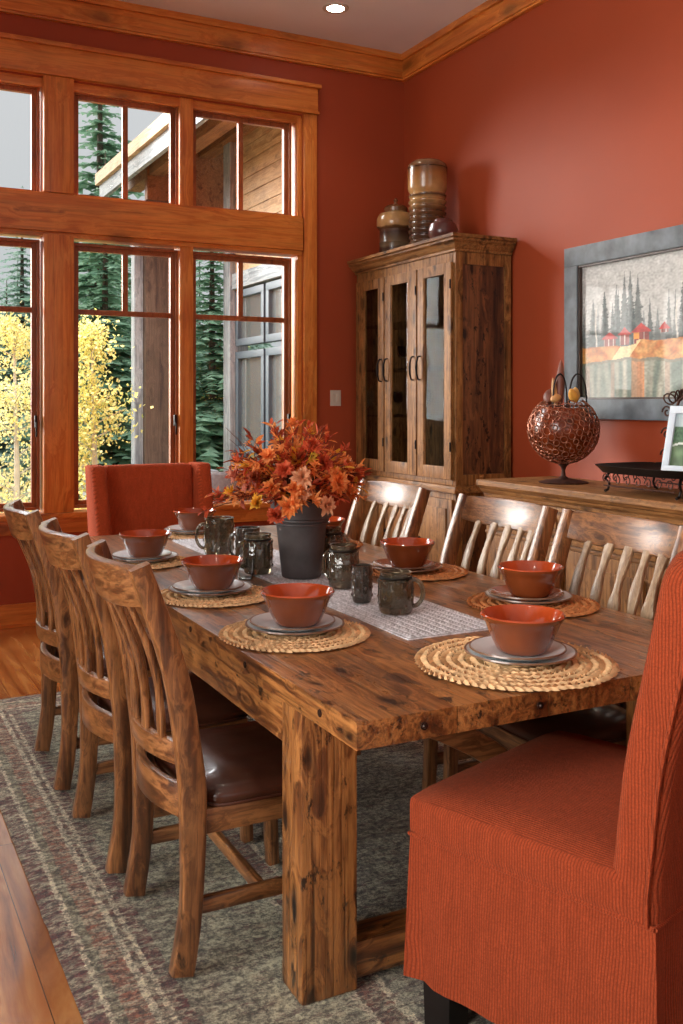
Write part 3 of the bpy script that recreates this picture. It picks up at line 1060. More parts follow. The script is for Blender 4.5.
def parson_chair():
    t = thing('upholstered_chair', 'rust-orange ribbed upholstered chair with skirt at the near table end', 'chair', (1.60, 1.765, .012), R(19))
    # skirt: four panels, slightly flared, inverted pleats at the corners
    mb = MB()
    x0, x1, y0, y1, zt, zb = -.325, .325, -.285, .325, .448, .115
    cols = []
    P = [(x0, y0), (x1, y0), (x1, y1), (x0, y1)]
    ring_t, ring_b = [], []
    for a, b_ in zip(P, P[1:] + P[:1]):
        n = 16
        for k in range(n):
            u = k / n
            p = Vector((lerp(a[0], b_[0], u), lerp(a[1], b_[1], u)))
            dirv = (Vector(b_) - Vector(a)).normalized()
            nrm = Vector((dirv.y, -dirv.x))
            e = min(u, 1 - u) * n
            pleat = -.010 if k in (1,) else 0.0
            fl = .008 + .003 * math.sin(k * 1.7 + a[0] * 9)
            ring_t.append((p.x, p.y, pleat * .3))
            q = p + nrm * (fl + pleat)
            if k == 0:
                q = p + (p.normalized()) * .016
            ring_b.append((q.x, q.y, 0))
    rings = []
    for h in (0, .15, .5, 1.0):
        rings.append([(lerp(a[0], b_[0], h), lerp(a[1], b_[1], h), lerp(zt, zb, h)) for a, b_ in zip(ring_t, ring_b)])
    inner = [[(x * .965, y * .965, z) for x, y, z in r_] for r_ in reversed(rings)]
    mb.loft(rings + inner, False)
    mb.build('skirt', M['cordX'], t, ang=50)
    # seat cushion (boxed)
    mb = MB()
    slab(mb, -.332, .332, -.27, .335, .435, .545, .028, bulge=.012)
    s = mb.build('seat', M['cordX'], t, ang=60)
    w_ = []
    for k in range(41):
        a = k / 40 * 4
        i = int(a) % 4
        u = a - int(a)
        Q = [(-.325, -.283), (.325, -.283), (.325, .326), (-.325, .326)]
        p, q = Q[i], Q[(i + 1) % 4]
        w_.append((lerp(p[0], q[0], u), lerp(p[1], q[1], u), .448))
    MB().tube(w_, .006, 6).build('piping', M['cordX'], s)
    # back

    def lean(p):
        z = p.z
        k = max(0, (z - .50))
        return Vector((p.x, p.y - .15 * k - .03 * k * k + .012 * math.exp(-((z - .75) / .18) ** 2), z))
    b_ = rounded_back(-.328, .328, -.185, -.285, .45, 1.175, .07, lean, edge=.022).build('backrest', M['cordX'], t, ang=70)
    P = []
    for sx in (-1,):
        for k in range(24):
            z = lerp(.45, 1.11, k / 23)
            P.append(lean(Vector((sx * .331, -.270, z))))
    MB().tube(P, .005, 6).build('piping', M['cordX'], b_)
    P = [(-q.x, q.y, q.z) for q in P]
    MB().tube(P, .005, 6).build('piping', M['cordX'], b_)
    for sx in (-1, 1):
        for sy in (-1, 1):
            x, y = sx * .265, (.265 if sy > 0 else -.225)
            MB().loft([[(x + a * s_, y + b2 * s_, z) for a, b2 in ((-1, -1), (1, -1), (1, 1), (-1, 1))] for z, s_ in ((0, .036), (.2, .04), (.44, .04))]).build('leg', M['black'], t)
    return t


parson_chair()


def wing_chair():
    t = thing('wingback_chair', 'rust-orange upholstered wingback chair at the far table end by the window', 'chair', (1.60, 5.39, 0), PI)
    lean = lambda p: Vector((p.x, p.y - .10 * max(0, p.z - .45), p.z))
    rounded_back(-.27, .27, -.13, -.23, .42, 1.105, .04, lean, edge=.02).build('backrest', M['rustcloth'], t, ang=70)
    for s in (-1, 1):
        rings = []
        for k in range(15):
            z = lerp(.34, 1.10, k / 14)
            fr = interp([(.34, .16), (.60, .14), (.70, .02), (.95, -.02), (1.1, -.05)], z)
            xo = s * interp([(.34, .335), (.7, .342), (1.1, .352)], z)
            xi = s * (abs(xo) - .085)
            bk = -.24
            r_ = []
            for (x, y) in ((xi, bk), (xi, fr - .02), (lerp(xi, xo, .2), fr), (lerp(xi, xo, .8), fr), (xo, fr - .02), (xo, bk + .02), (lerp(xi, xo, .8), bk)):
                v = lean(Vector((x, y, z)))
                r_.append(v)
            rings.append(r_)
        cen = sum((Vector(v) for v in rings[-1]), Vector()) / 7
        rings.append([cen + (Vector(v) - cen) * .8 + Vector((0, 0, .008)) for v in rings[-1]])
        MB().loft(rings).build('wing', M['rustcloth'], t, ang=50)
    slab(MB(), -.26, .26, -.16, .24, .34, .46, .03, bulge=.01).build('seat', M['rustcloth'], t, ang=60)
    slab(MB(), -.33, .33, -.24, .22, .17, .35, .02).build('seat_base', M['rustcloth'], t, ang=60)
    for sx in (-1, 1):
        for sy in (-.2, .18):
            MB().loft([[(sx * .27 + a * s_, sy + b2 * s_, z) for a, b2 in ((-1, -1), (1, -1), (1, 1), (-1, 1))] for z, s_ in ((0, .018), (.2, .028))]).build('leg', M['black'], t)


wing_chair()

# ================================================================== RUG
RXc, RYc, RHX, RHY = 1.72, 2.75, 1.21, 2.31
rug = MB()
nx, ny = 60, 110
vs, fs = [], []
for i in range(nx + 1):
    for j in range(ny + 1):
        x, y = -RHX + 2 * RHX * i / nx, -RHY + 2 * RHY * j / ny
        z = .0105 + .001 * noise.noise(Vector((x * 9, y * 9, 0)))
        if i in (0, nx) or j in (0, ny):
            z = .004
            x += .004 * noise.noise(Vector((y * 14, 1, 0)))
        vs.append((x, y, z))
for i in range(nx):
    for j in range(ny):
        a = i * (ny + 1) + j
        fs.append((a, a + ny + 1, a + ny + 2, a + 1))
rug.add(vs, fs).box(-RHX + .003, RHX - .003, -RHY + .003, RHY - .003, 0.0005, .004)
tag(rug.build('area_rug', rugmat(RHX, RHY), None, (RXc, RYc, 0)), 'distressed grey-green and maroon bordered rug under the dining table', 'rug')


# ================================================================== HUTCH
def hutch():
    X0 = 3.51
    ya, yb = 5.25, 6.60
    t = thing('china_hutch', 'tall rustic wood hutch with three glass doors in the corner', 'hutch', (X0, ya, 0))
    D, L = RX - .022 - X0, yb - ya
    # upper carcass
    mb = MB()
    mb.box(0, D, L - .03, L, .93, 2.44, .002)
    mb.box(D - .015, D, .03, L - .03, .93, 2.44)
    mb.box(.0, D, .03, L - .03, .93, .96)
    mb.box(.0, D, .03, L - .03, 2.40, 2.44)
    mb.build('carcass', M['hutchZ'], t)
    mb = MB()
    mb.box(0, .055, 0, .03, .93, 2.44, .003).box(D - .05, D, 0, .03, .93, 2.44, .003).box(.055, D - .05, 0, .03, .93, 1.0, .003).box(.055, D - .05, 0, .03, 2.36, 2.44, .003)
    sp_ = mb.build('side_frame', M['hutchZ'], t)
    MB().box(.05, D - .045, .010, .022, .99, 2.37).build('side_panel', M['panel'], t)
    # face frame
    yd = [(.03, .43, .105, .365), (.46, .87, .56, .80), (.885, 1.32, .945, 1.205)]  # near to far: outer door y0,y1 glass y0,y1
    yd = [(.026, .435, .106, .360), (.452, .885, .565, .802), (.902, 1.325, .985, 1.20)]
    mb = MB()
    mb.box(-.002, .02, 0.0305, L, 2.375, 2.44, .002).box(-.002, .02, .0305, L, .93, .965, .002)
    mb.box(-.002, .02, L - .025, L, .965, 2.375, .002).box(-.002, .02, .885, .902, .965, 2.375).box(-.002, .02, .435, .452, .965, 2.375)
    mb.build('face_frame', M['hutchZ'], t)
    for i, (a, b_, g0, g1) in enumerate(yd):
        mb = MB()
        z0, z1, h0, h1 = .968, 2.372, 1.05, 2.30
        mb.box(-.022, -.002, a, g0, z0, z1, .003).box(-.022, -.002, g1, b_, z0, z1, .003)
        mb.box(-.022, -.002, g0, g1, z0, h0, .003).box(-.022, -.002, g0, g1, h1, z1, .003)
        for z_ in (.0,):
            mb.box(-.017, -.004, g0 - .001, g0 + .008, h0, h1).box(-.017, -.004, g1 - .008, g1 + .001, h0, h1)
        d = mb.build('door', M['hutchZ'], t)
        MB().box(-.012, -.008, g0 - .004, g1 + .004, h0 - .004, h1 + .004).build('glass', M['cabglass'], d, smooth=False)
        hy = {0: b_ - .035, 1: a + .035, 2: a + .035}[i]
        hs = [hy] if i != 1 else [a + .035, b_ - .035]
        for hy in hs:
            h = MB()
            h.tube([(-.022, hy, 1.62), (-.040, hy, 1.625), (-.050, hy, 1.66), (-.052, hy, 1.70), (-.050, hy, 1.74), (-.040, hy, 1.775), (-.022, hy, 1.78)], [.005, .006, .007, .009, .007, .006, .005], 8)
            h.lathe([(.0, -.004), (.011, -.004), (.011, .004), (0, .004)], 10, (-.026, hy, 1.62)).lathe([(.0, -.004), (.011, -.004), (.011, .004), (0, .004)], 10, (-.026, hy, 1.78))
            h.build('handle', M['black'], d)
        hg = MB()
        for z_ in (1.15, 2.20):
            hg.tube([(-.024, a + .004, z_), (-.024, a + .004, z_ + .06)], .006, 8)
        hg.build('hinge', M['black'], d)
    # shelves
    for z_ in (1.36, 1.70, 2.03):
        MB().box(.03, D - .02, .035, L - .035, z_, z_ + .012, .002).build('shelf', M['cabglass'], t)
    # crown
    mb = MB()
    prof = [(0, 2.44), (-.012, 2.44), (-.012, 2.455), (-.022, 2.465), (-.035, 2.49), (-.052, 2.505), (-.052, 2.52), (-.064, 2.524), (-.064, 2.545)]
    for (x1, z1), (x2, z2) in zip(prof, prof[1:]):
        pass
    rings = []
    for x, z in prof:
        o_ = -x
        rings.append([(-o_, -o_, z), (D, -o_, z), (D, L + min(o_, .04), z), (-o_, L + min(o_, .04), z)])
    mb.loft(rings)
    mb.build('crown', M['hutchY'], t, ang=20)
    # waist moulding
    mb = MB()
    rings = []
    for o_, z in ((.0, .93), (.016, .925), (.022, .91), (.03, .90), (.03, .885), (.018, .88)):
        rings.append([(-o_, -o_, z), (D, -o_, z), (D, L + o_, z), (-o_, L + o_, z)])
    mb.loft(rings)
    mb.build('waist_moulding', M['hutchY'], t, ang=20)
    # base
    mb = MB()
    mb.box(.0, D, 0.0, L, .06, .88, .003).box(-.012, D, -.012, L, 0, .09, .004)
    mb.build('base', M['hutchZ'], t)
    for i in range(3):
        a, b_ = L * i / 3 + .02, L * (i + 1) / 3 - .02
        mb = MB().box(-.02, -.001, a, b_, .14, .84, .003).box(-.028, -.018, a + .06, b_ - .06, .20, .78, .008)
        d = mb.build('door', M['hutchZ'], t)
        MB().lathe([(0, -.012), (.012, -.012), (.014, 0), (.012, .012), (0, .012)], 12, (-.034, b_ - .03, .55)).build('knob', M['black'], d)
    MB().box(.05, D - .05, -.006, .004, .14, .82, .003).build('side_panel', M['panel'], t)
    return t


hutch()
# glassware inside
gp = [(.0, 0), (.032, 0), (.03, .004), (.005, .010), (.004, .07), (.010, .078), (.03, .10), (.038, .13), (.034, .175), (.032, .175), (.036, .13), (.028, .102), (0, .086)]
g0 = None
GW = 'glassware inside the hutch'
places = [(3.70, 5.36, 1.372), (3.68, 5.50, 1.372), (3.72, 5.60, 1.712), (3.70, 5.42, 1.712), (3.70, 5.90, 1.372), (3.68, 6.02, 1.712), (3.70, 5.95, 2.042), (3.72, 6.28, 1.712), (3.70, 6.30, 1.372), (3.70, 5.45, 2.042)]
shn = {1.372: 'lowest', 1.712: 'middle', 2.042: 'top'}
for i, (x, y, z) in enumerate(places):
    side = 'near' if y < 5.7 else ('middle' if y < 6.15 else 'far')
    pos = ' by the side' if y < 5.45 else ''
    lab = 'clear stemmed glass on the %s hutch shelf behind the %s door%s' % (shn[z], side, pos)
    if g0 is None:
        g0 = tag(MB().lathe(gp, 20).build('wine_glass', M['drink'], None, (x, y, z)), lab, 'glass', GW)
    else:
        dup(g0, lab, (x, y, z), 0, GW)
pl = tag(MB().lathe([(0, 0), (.05, 0), (.11, .014), (.112, .018), (.05, .006), (0, .006)], 28).build('serving_plate', M['plate_grey'], None, (3.72, 5.45, 0.963)), 'pale plate lying on the hutch floor behind the near door', 'plate')

# pots on top of the hutch
zt = 2.5452


def glaze(name, bands):
    m, nt, b = newmat(name)
    tc = N(nt, 'ShaderNodeTexCoord')
    sp = N(nt, 'ShaderNodeSeparateXYZ')
    nt.links.new(tc.outputs['Object'], sp.inputs[0])
    nz = N(nt, 'ShaderNodeTexNoise', Scale=14.0, Detail=4.0)
    nt.links.new(tc.outputs['Object'], nz.inputs['Vector'])
    ma = N(nt, 'ShaderNodeMath', operation='MULTIPLY_ADD')
    nt.links.new(nz.outputs[0], ma.inputs[0])
    ma.inputs[1].default_value = .03
    nt.links.new(sp.outputs[2], ma.inputs[2])
    c = ramp(nt, ma.outputs[0], bands)
    c = mixc(nt, 'MULTIPLY', .5, c, ramp(nt, nz.outputs[0], [(.3, (.5, .5, .5)), (.7, (1.2, 1.2, 1.2))]))
    nt.links.new(c, b.inputs['Base Color'])
    b.inputs['Roughness'].default_value = .25
    b.inputs['Coat Weight'].default_value = .5
    return m


tan, brn, dk = srgb(186, 144, 92), srgb(110, 74, 46), srgb(66, 44, 34)
gm = glaze('banded_stoneware', [(0.0, brn), (.12, dk), (.3, brn), (.38, tan), (.40, dk), (.42, tan), (.55, srgb(150, 100, 50)), (.62, dk)])
prof = [(0, 0), (.115, 0), (.125, .015)]
for k in range(9):
    z = .03 + k * .042
    prof += [(.122, z), (.134, z + .014), (.136, z + .026), (.122, z + .038)]
prof += [(.132, .42), (.14, .44), (.142, .58), (.135, .605), (.105, .63), (.04, .642), (0, .644)]
t = thing('stoneware_cylinder', 'tall ribbed tan and brown lidded stoneware jar on top of the hutch', 'jar', (3.72, 5.925, zt))
MB().lathe(prof[:-4] + [(.10, .604)], 40).build('body', gm, t)
MB().lathe([(.1, .585), (.142, .585), (.142, .592), (.135, .612), (.105, .636), (.04, .648), (0, .65)], 40).build('lid', glaze('lid_glaze', [(0, tan), (.6, brn), (.65, srgb(140, 110, 80))]), t)
gm2 = glaze('dark_and_tan_stoneware', [(0, srgb(90, 80, 66)), (.08, dk), (.1, srgb(120, 100, 76)), (.2, dk), (.24, brn), (.245, tan), (.5, tan)])
t = thing('lidded_crock', 'short lidded crock with tan shoulder and dark body on top of the hutch', 'jar', (3.70, 6.34, zt))
MB().lathe([(0, 0), (.115, 0), (.125, .02), (.122, .1), (.127, .11), (.122, .12), (.122, .21), (.13, .215), (.142, .23), (.145, .29), (.125, .33), (.085, .345), (.08, .35), (0, .35)], 36).build('body', gm2, t)
MB().lathe([(.088, .346), (.09, .375), (.075, .39), (.05, .40), (.018, .405), (.012, .42), (.018, .435), (.008, .45), (0, .45)], 30).build('lid', glaze('crock_lid', [(0, tan), (.4, srgb(120, 80, 50))]), t)
t = thing('small_pot', 'small dark maroon round pot beside the tall jar on the hutch', 'jar', (3.60, 5.54, zt))
MB().lathe([(0, 0), (.06, 0), (.095, .04), (.10, .08), (.085, .12), (.06, .135), (.055, .15), (.05, .15), (.05, .135), (0, .12)], 30).build('body', plain('maroon_glaze', srgb(84, 44, 40), .3, coat=.4), t)


# ================================================================== SIDEBOARD
def sideboard():
    ya, yb, xf = 2.0, 4.79, 3.42
    t = thing('sideboard', 'long rustic wooden sideboard with moulded top against the right wall', 'sideboard', (xf, ya, 0))
    D, L = RX - .022 - xf, yb - ya
    MB().box(0, D, 0, L, .10, .93, .004).box(.012, D, .01, L - .01, 0.0, .12, .003).build('carcass', M['hutchZ'], t)
    mb = MB()
    rings = []
    for o_, z in ((.0, .905), (.012, .91), (.016, .93), (.03, .945), (.034, .957), (.045, .965), (.05, .975), (.055, .98), (.055, 1.004), (.050, 1.01)):
        rings.append([(-o_, -o_, z), (D, -o_, z), (D, L + o_ * .5, z), (-o_, L + o_ * .5, z)])
    mb.loft(rings)
    mb.build('top', M['hutchY'], t, ang=25)
    n = 4
    wd = (L - .08) / n
    for i in range(n):
        a, b_ = .04 + i * wd + .02, .04 + (i + 1) * wd - .02
        d = MB().box(-.016, -.001, a, b_, .72, .885, .003).box(-.024, -.014, a + .035, b_ - .035, .75, .855, .007).build('drawer', M['hutchY'], t)
        for yk in ((a + b_) / 2,):
            MB().lathe([(0, -.014), (.014, -.012), (.018, 0), (.014, .012), (0, .014)], 14, (-.036, yk, .80)).build('knob', M['black'], d)
        d = MB().box(-.016, -.001, a, b_, .14, .69, .003).box(-.028, -.014, a + .07, b_ - .07, .21, .62, .010).build('door', M['hutchZ'], t)
        MB().lathe([(0, -.014), (.014, -.012), (.018, 0), (.014, .012), (0, .014)], 14, (-.034, a + .03, .45)).build('knob', M['black'], d)
    MB().box(-.008, .0, .0, L, .695, .712, .002).build('rail', M['hutchY'], t)
    return t


sideboard()
SZ = 1.0102


# ---- openwork globe basket
def globe():
    t = thing('openwork_globe_vase', 'round openwork vase of rusty iron rings on a pedestal foot on the sideboard', 'vase', (3.66, 4.38, SZ))
    rg = random.Random(7)
    cz, rad, sq = .305, .200, .98
    MB().lathe([(0, 0), (.135, 0), (.14, .006), (.10, .016), (.03, .026), (.014, .04), (.010, .07), (.016, .09), (.035, .11), (.0, .12)], 30).build('pedestal', M['rusty'], t)
    MB().lathe([(0, cz - .187), (.07, cz - .172), (.13, cz - .135), (.172, cz - .07), (.186, cz), (.175, cz + .065), (.145, cz + .12), (.14, cz + .12), (.165, cz + .065), (.176, cz), (.15, cz - .08), (0, cz - .16)], 36).build('liner', plain('amber_brown_liner', srgb(120, 50, 20), .25, coat=.5, var=.6, nscale=16), t)
    mb = MB()
    n = 260
    for i in range(n):
        zz = 1 - 2 * (i + .5) / n
        if zz > .80:
            continue
        a = i * 2.39996
        rr_ = math.sqrt(1 - zz * zz)
        nrm = Vector((rr_ * math.cos(a), rr_ * math.sin(a), zz * sq))
        c = nrm * rad + Vector((0, 0, cz))
        u = nrm.orthogonal().normalized()
        v = nrm.cross(u)
        q = rg.uniform(.016, .022)
        e = rg.uniform(.75, 1.2)
        pts = [c + u * q * math.cos(2 * PI * k / 9) * e + v * q * math.sin(2 * PI * k / 9) for k in range(10)]
        mb.tube(pts, .003, 4, False)
    mb.build('ring_shell', plain('copper_rings', srgb(150, 92, 66), .4, metal=.5, var=.4, nscale=30), t)
    MB().tube([(.146 * math.cos(2 * PI * k / 24), .146 * math.sin(2 * PI * k / 24), cz + .132) for k in range(25)], .005, 6).build('rim', M['rusty'], t)
    for (sx, top_, wd) in ((-.02, .62, .04), (.085, .62, .05)):
        P = []
        for k in range(17):
            a = PI * k / 16
            P.append((sx * .2 + sx + .0, wd * math.cos(a) * 1.0 - (.0), cz + .12 + (top_ - cz - .12) * math.sin(a) ** .7))
        # turn the loops to lie roughly across the view
        P = [((p[1] * .89 + sx * .9), (-p[1] * .4556 - sx * .4), p[2]) for p in P]
        MB().tube(P, .005, 6).build('handle_loop', M['black'], t)
    return t


globe()
rg = random.Random(3)
gcz = SZ + .36


def pod(label, x, y, z, r, L, tilt, az, col, grp='dried pods and gourds in the openwork vase'):
    q = []
    for k in range(11):
        u = k / 10
        q.append((r * math.sin(PI * min(1, u * 1.02)) ** .6 * (1 - .35 * u) + .001, L * u))
    q = [(a_ * 1.25, b_ * 1.15) for a_, b_ in q]
    L *= 1.15
    q[0] = (0, 0)
    q[-1] = (0, L)
    mb = MB().lathe(q, 14)
    o = mb.build('dried_gourd', col, None, (x, y, z))
    o.rotation_euler = (tilt, 0, az)
    return tag(o, label, 'gourd', grp)


gt, gb = plain('tan_gourd', srgb(206, 152, 96), .5), plain('brown_pod', srgb(112, 62, 46), .5, var=.3)
pod('yellow gourd resting in the openwork vase rim, right side', 3.70, 4.32, gcz + .10, .026, .10, R(50), R(-60), plain('yellow_gourd', srgb(222, 160, 70), .45))
pod('second yellow gourd behind the front one in the vase', 3.73, 4.36, gcz + .10, .024, .09, R(35), R(-40), plain('pale_gourd', srgb(226, 178, 100), .45))
pod('upright dark brown pod standing tallest in the vase', 3.665, 4.42, gcz + .07, .024, .24, R(3), 0, gb)
pod('slim tan gourd leaning beside the tall brown pod', 3.64, 4.42, gcz + .07, .015, .15, R(-6), R(60), gt)
pod('brown curled pod resting on the left of the vase rim', 3.61, 4.46, gcz + .10, .040, .13, R(62), R(120), gb)
pod('small tan pod low at the left rim of the vase', 3.59, 4.40, gcz + .11, .022, .08, R(75), R(100), gt)


# ---- tray, easel and small framed photo
def tray():
    t = thing('footed_tray', 'dark iron footed tray near the right end of the sideboard', 'tray', (3.66, 3.60, SZ))
    mb = MB()
    hx, hy = .20, .30
    rings = []
    for z, e in ((.10, -.01), (.10, .012), (.125, .03), (.138, .045), (.140, .04), (.120, .012), (.106, -.02)):
        ring = []
        for k in range(40):
            a = 2 * PI * k / 40
            c_, s_ = math.cos(a), math.sin(a)
            ring.append(((hx + e) * math.copysign(abs(c_) ** .5, c_), (hy + e) * math.copysign(abs(s_) ** .5, s_), z))
        rings.append(ring)
    mb.loft(rings)
    mb.build('pan', M['black'], t)
    for sx in (-1, 1):
        for sy in (-1, 1):
            x, y = sx * .15, sy * .24
            MB().tube([(x, y, .10), (x + sx * .02, y + sy * .01, .07), (x, y, .04), (x + sx * .012, y, .012), (x + sx * .03, y, .006)], [.007, .008, .006, .007, .008], 8).build('leg', M['black'], t)
    mb = MB()
    for sx in (-1, 1):
        for i in range(7):
            y = -.21 + i * .07
            P = [(sx * .19 + 0, y + .025 * math.cos(a_ * PI / 6) * (1 - a_ / 18), .065 + .028 * math.sin(a_ * PI / 6) * (1 - a_ / 18)) for a_ in range(14)]
            mb.tube(P, .003, 5)
        mb.tube([(sx * .19, -.24, .035), (sx * .19, .24, .035)], .004, 6)
    for sy in (-1, 1):
        for i in range(5):
            x = -.14 + i * .07
            P = [(x + .022 * math.cos(a_ * PI / 6) * (1 - a_ / 18), sy * .285, .065 + .028 * math.sin(a_ * PI / 6) * (1 - a_ / 18)) for a_ in range(14)]
            mb.tube(P, .003, 5)
    mb.build('scrollwork', M['rusty'], t)
    return t


tray()


def colour_mesh(name, w_, h_, nx, ny, fn, parent, place, rough=.55):
    me = bpy.data.meshes.new(name)
    vs, fs, cs = [], [], []
    for j in range(ny + 1):
        for i in range(nx + 1):
            vs.append(place(i / nx * w_, j / ny * h_))
            cs.append((*fn(i / nx, j / ny), 1.0))
    for j in range(ny):
        for i in range(nx):
            a = j * (nx + 1) + i
            fs.append((a, a + 1, a + nx + 2, a + nx + 1))
    me.from_pydata(vs, [], fs)
    ca = me.color_attributes.new('paint', 'FLOAT_COLOR', 'POINT')
    ca.data.foreach_set('color', [c for q in cs for c in q])
    m, nt, b = newmat(name + '_paint')
    at = N(nt, 'ShaderNodeVertexColor', layer_name='paint')
    nt.links.new(at.outputs[0], b.inputs['Base Color'])
    b.inputs['Roughness'].default_value = rough
    b.inputs['Coat Weight'].default_value = .15
    n = N(nt, 'ShaderNodeTexNoise', Scale=120.0, Detail=2.0)
    tc = N(nt, 'ShaderNodeTexCoord')
    nt.links.new(tc.outputs['Object'], n.inputs['Vector'])
    bump(nt, n.outputs[0], b, .2, .002)
    me.materials.append(m)
    o = bpy.data.objects.new(name, me)
    COL.objects.link(o)
    o.parent = parent
    return o


def nz2(x, y, s=0.0):
    return noise.noise(Vector((x, y, s)))


trees_ = []
rt = random.Random(12)
for i in range(24):
    trees_.append((i / 23 * 1.02 - .01 + rt.uniform(-.015, .015), .40, rt.uniform(.62, .80), rt.uniform(.020, .032), rt.uniform(0, 1)))
for x, h in ((.155, .80), (.28, .905), (.315, .92), (.36, .87), (.23, .82), (.08, .74), (.62, .86), (.66, .8), (.85, .9), (.93, .82)):
    trees_.append((x, .40, h, .046, .2))


def paint(u, v):
    n1 = nz2(u * 8, v * 8)
    n2 = nz2(u * 40, v * 40, 4)
    c = Vector(srgb(196, 196, 192)) * (1 + .12 * n1)
    if v > .36:
        mist = nz2(u * 5, v * 5, 9)
        for k, (tx, b0, h, w_, sh) in enumerate(trees_):
            if v < h and v > b0 - .05:
                f = (h - v) / (h - b0)
                half = w_ * (f ** .9) * (.55 + .95 * abs(nz2(u * 14 + k, v * 60, k)))
                if abs(u - tx) < half:
                    g = srgb(66, 80, 80) if sh < .5 else srgb(124, 134, 134)
                    c = c.lerp(Vector(g) * (1 + .7 * n2), .82 - (.25 * max(0, mist)))
        if v < .52:
            c = c.lerp(Vector(srgb(78, 88, 86)) * (1 + .5 * n2), min(1, (.52 - v) / .08) * .75)
    for tx in (.58, .70, .82, .10):
        if abs(u - tx - .004 * math.sin(v * 20)) < .0045 and .34 < v < .66:
            c = Vector(srgb(206, 200, 190))
    # cabins
    for (x0, x1, y0, y1, rh) in ((.15, .225, .385, .435, .045), (.25, .31, .385, .455, .05), (.335, .425, .39, .465, .06), (.49, .535, .45, .475, .045)):
        if x0 < u < x1 and y0 < v < y1:
            c = Vector(srgb(140, 62, 54)) * (1 + .3 * n2)
            if abs((u - x0) % .03) < .004:
                c = Vector(srgb(214, 196, 186))
            if x0 > .3 and x0 < .4 and u < .37 and v > .42:
                c = Vector(srgb(226, 150, 60))
        if x0 - .012 < u < x1 + .012 and y1 <= v < y1 + rh * (1.1 - 1.5 * abs((u - (x0 + x1) / 2) / (x1 - x0))):
            c = Vector(srgb(186, 58, 52)) * (1 + .3 * n2)
    # bank
    top_b = .385 + .025 * nz2(u * 9, 0, 2) + (.02 if u > .35 else 0)
    low_b = .265 + .02 * nz2(u * 12, 3, 2) + .025 * math.sin(u * 5)
    if low_b < v < top_b:
        a = nz2(u * 22, v * 22, 6)
        c = Vector(srgb(214, 160, 92)).lerp(Vector(srgb(188, 110, 50)), max(0, min(1, .5 + a * 1.4)))
        if abs(u - .26 - (v - .3) * .6) < .05:
            c = Vector(srgb(232, 206, 150))
    elif v <= low_b:
        s = nz2(u * 34, v * 3, 7)
        c = Vector(srgb(104, 118, 104)).lerp(Vector(srgb(184, 178, 158)), max(0, min(1, .4 + s * 1.1)))
        if .32 < u < .40:
            c = c.lerp(Vector(srgb(228, 140, 70)), .75 * max(0, min(1, .6 + s)))
        if v > low_b - .02:
            c = c.lerp(Vector(srgb(120, 112, 92)), .7)
        elif .1 < (u * 3.1) % .5 < .18:
            c = c.lerp(Vector(srgb(170, 110, 70)), .4)
    c = c * (.86 * (1 + .35 * nz2(u * 70, v * 70, 11) + .22 * nz2(u * 26, v * 18, 13)))
    return (max(0, c[0]), max(0, c[1]), max(0, c[2]))


def picture():
    y0, y1, z0, z1 = 3.15, 4.68, 1.37, 2.40
    t = thing('framed_painting', 'large landscape painting of red cabins by a lake in a slate-grey frame', 'painting', (RX, y0, z0))
    L, Hh, fwid = y1 - y0, z1 - z0, .115
    mb = MB()
    for (a, b_, c, d) in ((0, L, 0, fwid), (0, L, Hh - fwid, Hh), (0, fwid, fwid, Hh - fwid), (L - fwid, L, fwid, Hh - fwid)):
        mb.box(-.055, -.003, a, b_, c, d, .005)
    fr = mb.build('frame', M['slate'], t)
    mb = MB()
    i0, i1 = fwid, fwid + .012
    for (a, b_, c, d) in ((i0, L - i0, i0, i1), (i0, L - i0, Hh - i1, Hh - i0), (i0, i1, i1, Hh - i1), (L - i1, L - i0, i1, Hh - i1)):
        mb.box(-.045, -.01, a, b_, c, d)
    mb.build('inner_fillet', plain('dark_fillet', srgb(60, 44, 36), .4), fr)
    # u runs left to right as seen = from high y to low y
    colour_mesh('canvas', L - 2 * i0, Hh - 2 * i0, 300, 220, paint, t, lambda a, b_: (-.02, L - i0 - a, i0 + b_))
    MB().box(-.018, -.002, i0 * .6, L - i0 * .6, i0 * .6, Hh - i0 * .6).build('backing', M['black'], t)


picture()


def small_frame():
    rz = R(-68)
    t = thing('photo_frame', 'small silver-white framed photo leaning on an easel in the tray', 'photo frame', (3.655, 3.475, SZ + .108), R(-80))
    # local: faces -y ; leaning back
    rot = Matrix.Rotation(R(-14), 3, 'X')

    def tf(x, y, z):
        return tuple(rot @ Vector((x, y, z)))
    mb = MB()
    W2, Hf, f_ = .13, .34, .038
    for (a, b_, c, d) in ((-W2, W2, 0, f_), (-W2, W2, Hf - f_, Hf), (-W2, -W2 + f_, f_, Hf - f_), (W2 - f_, W2, f_, Hf - f_)):
        mb.box(a, b_, -.012, .01, c, d, .003, rot=rot, piv=(0, 0, 0))
    mb.build('frame', M['white'], t)
    MB().box(-W2 - .008, W2 + .008, .010, .018, -.006, Hf + .008, .003, rot=rot, piv=(0, 0, 0)).build('backing', M['black'], t)

    def ph(u, v):
        n = nz2(u * 6, v * 6, 1)
        if v > .75:
            return srgb(170, 186, 190)
        if v > .45:
            return tuple(Vector(srgb(70, 100, 74)) * (1 + .8 * nz2(u * 20, v * 20, 3)))
        if abs(v - .38 - .05 * math.sin(u * 6)) < .02:
            return srgb(200, 206, 200)
        return tuple(Vector(srgb(90, 112, 82)) * (1 + .9 * n))
    colour_mesh('photograph', 2 * (W2 - f_), Hf - 2 * f_, 40, 50, ph, t, lambda a, b_: tf(-W2 + f_ + a, -.001, f_ + b_), .3)
    return t


small_frame()
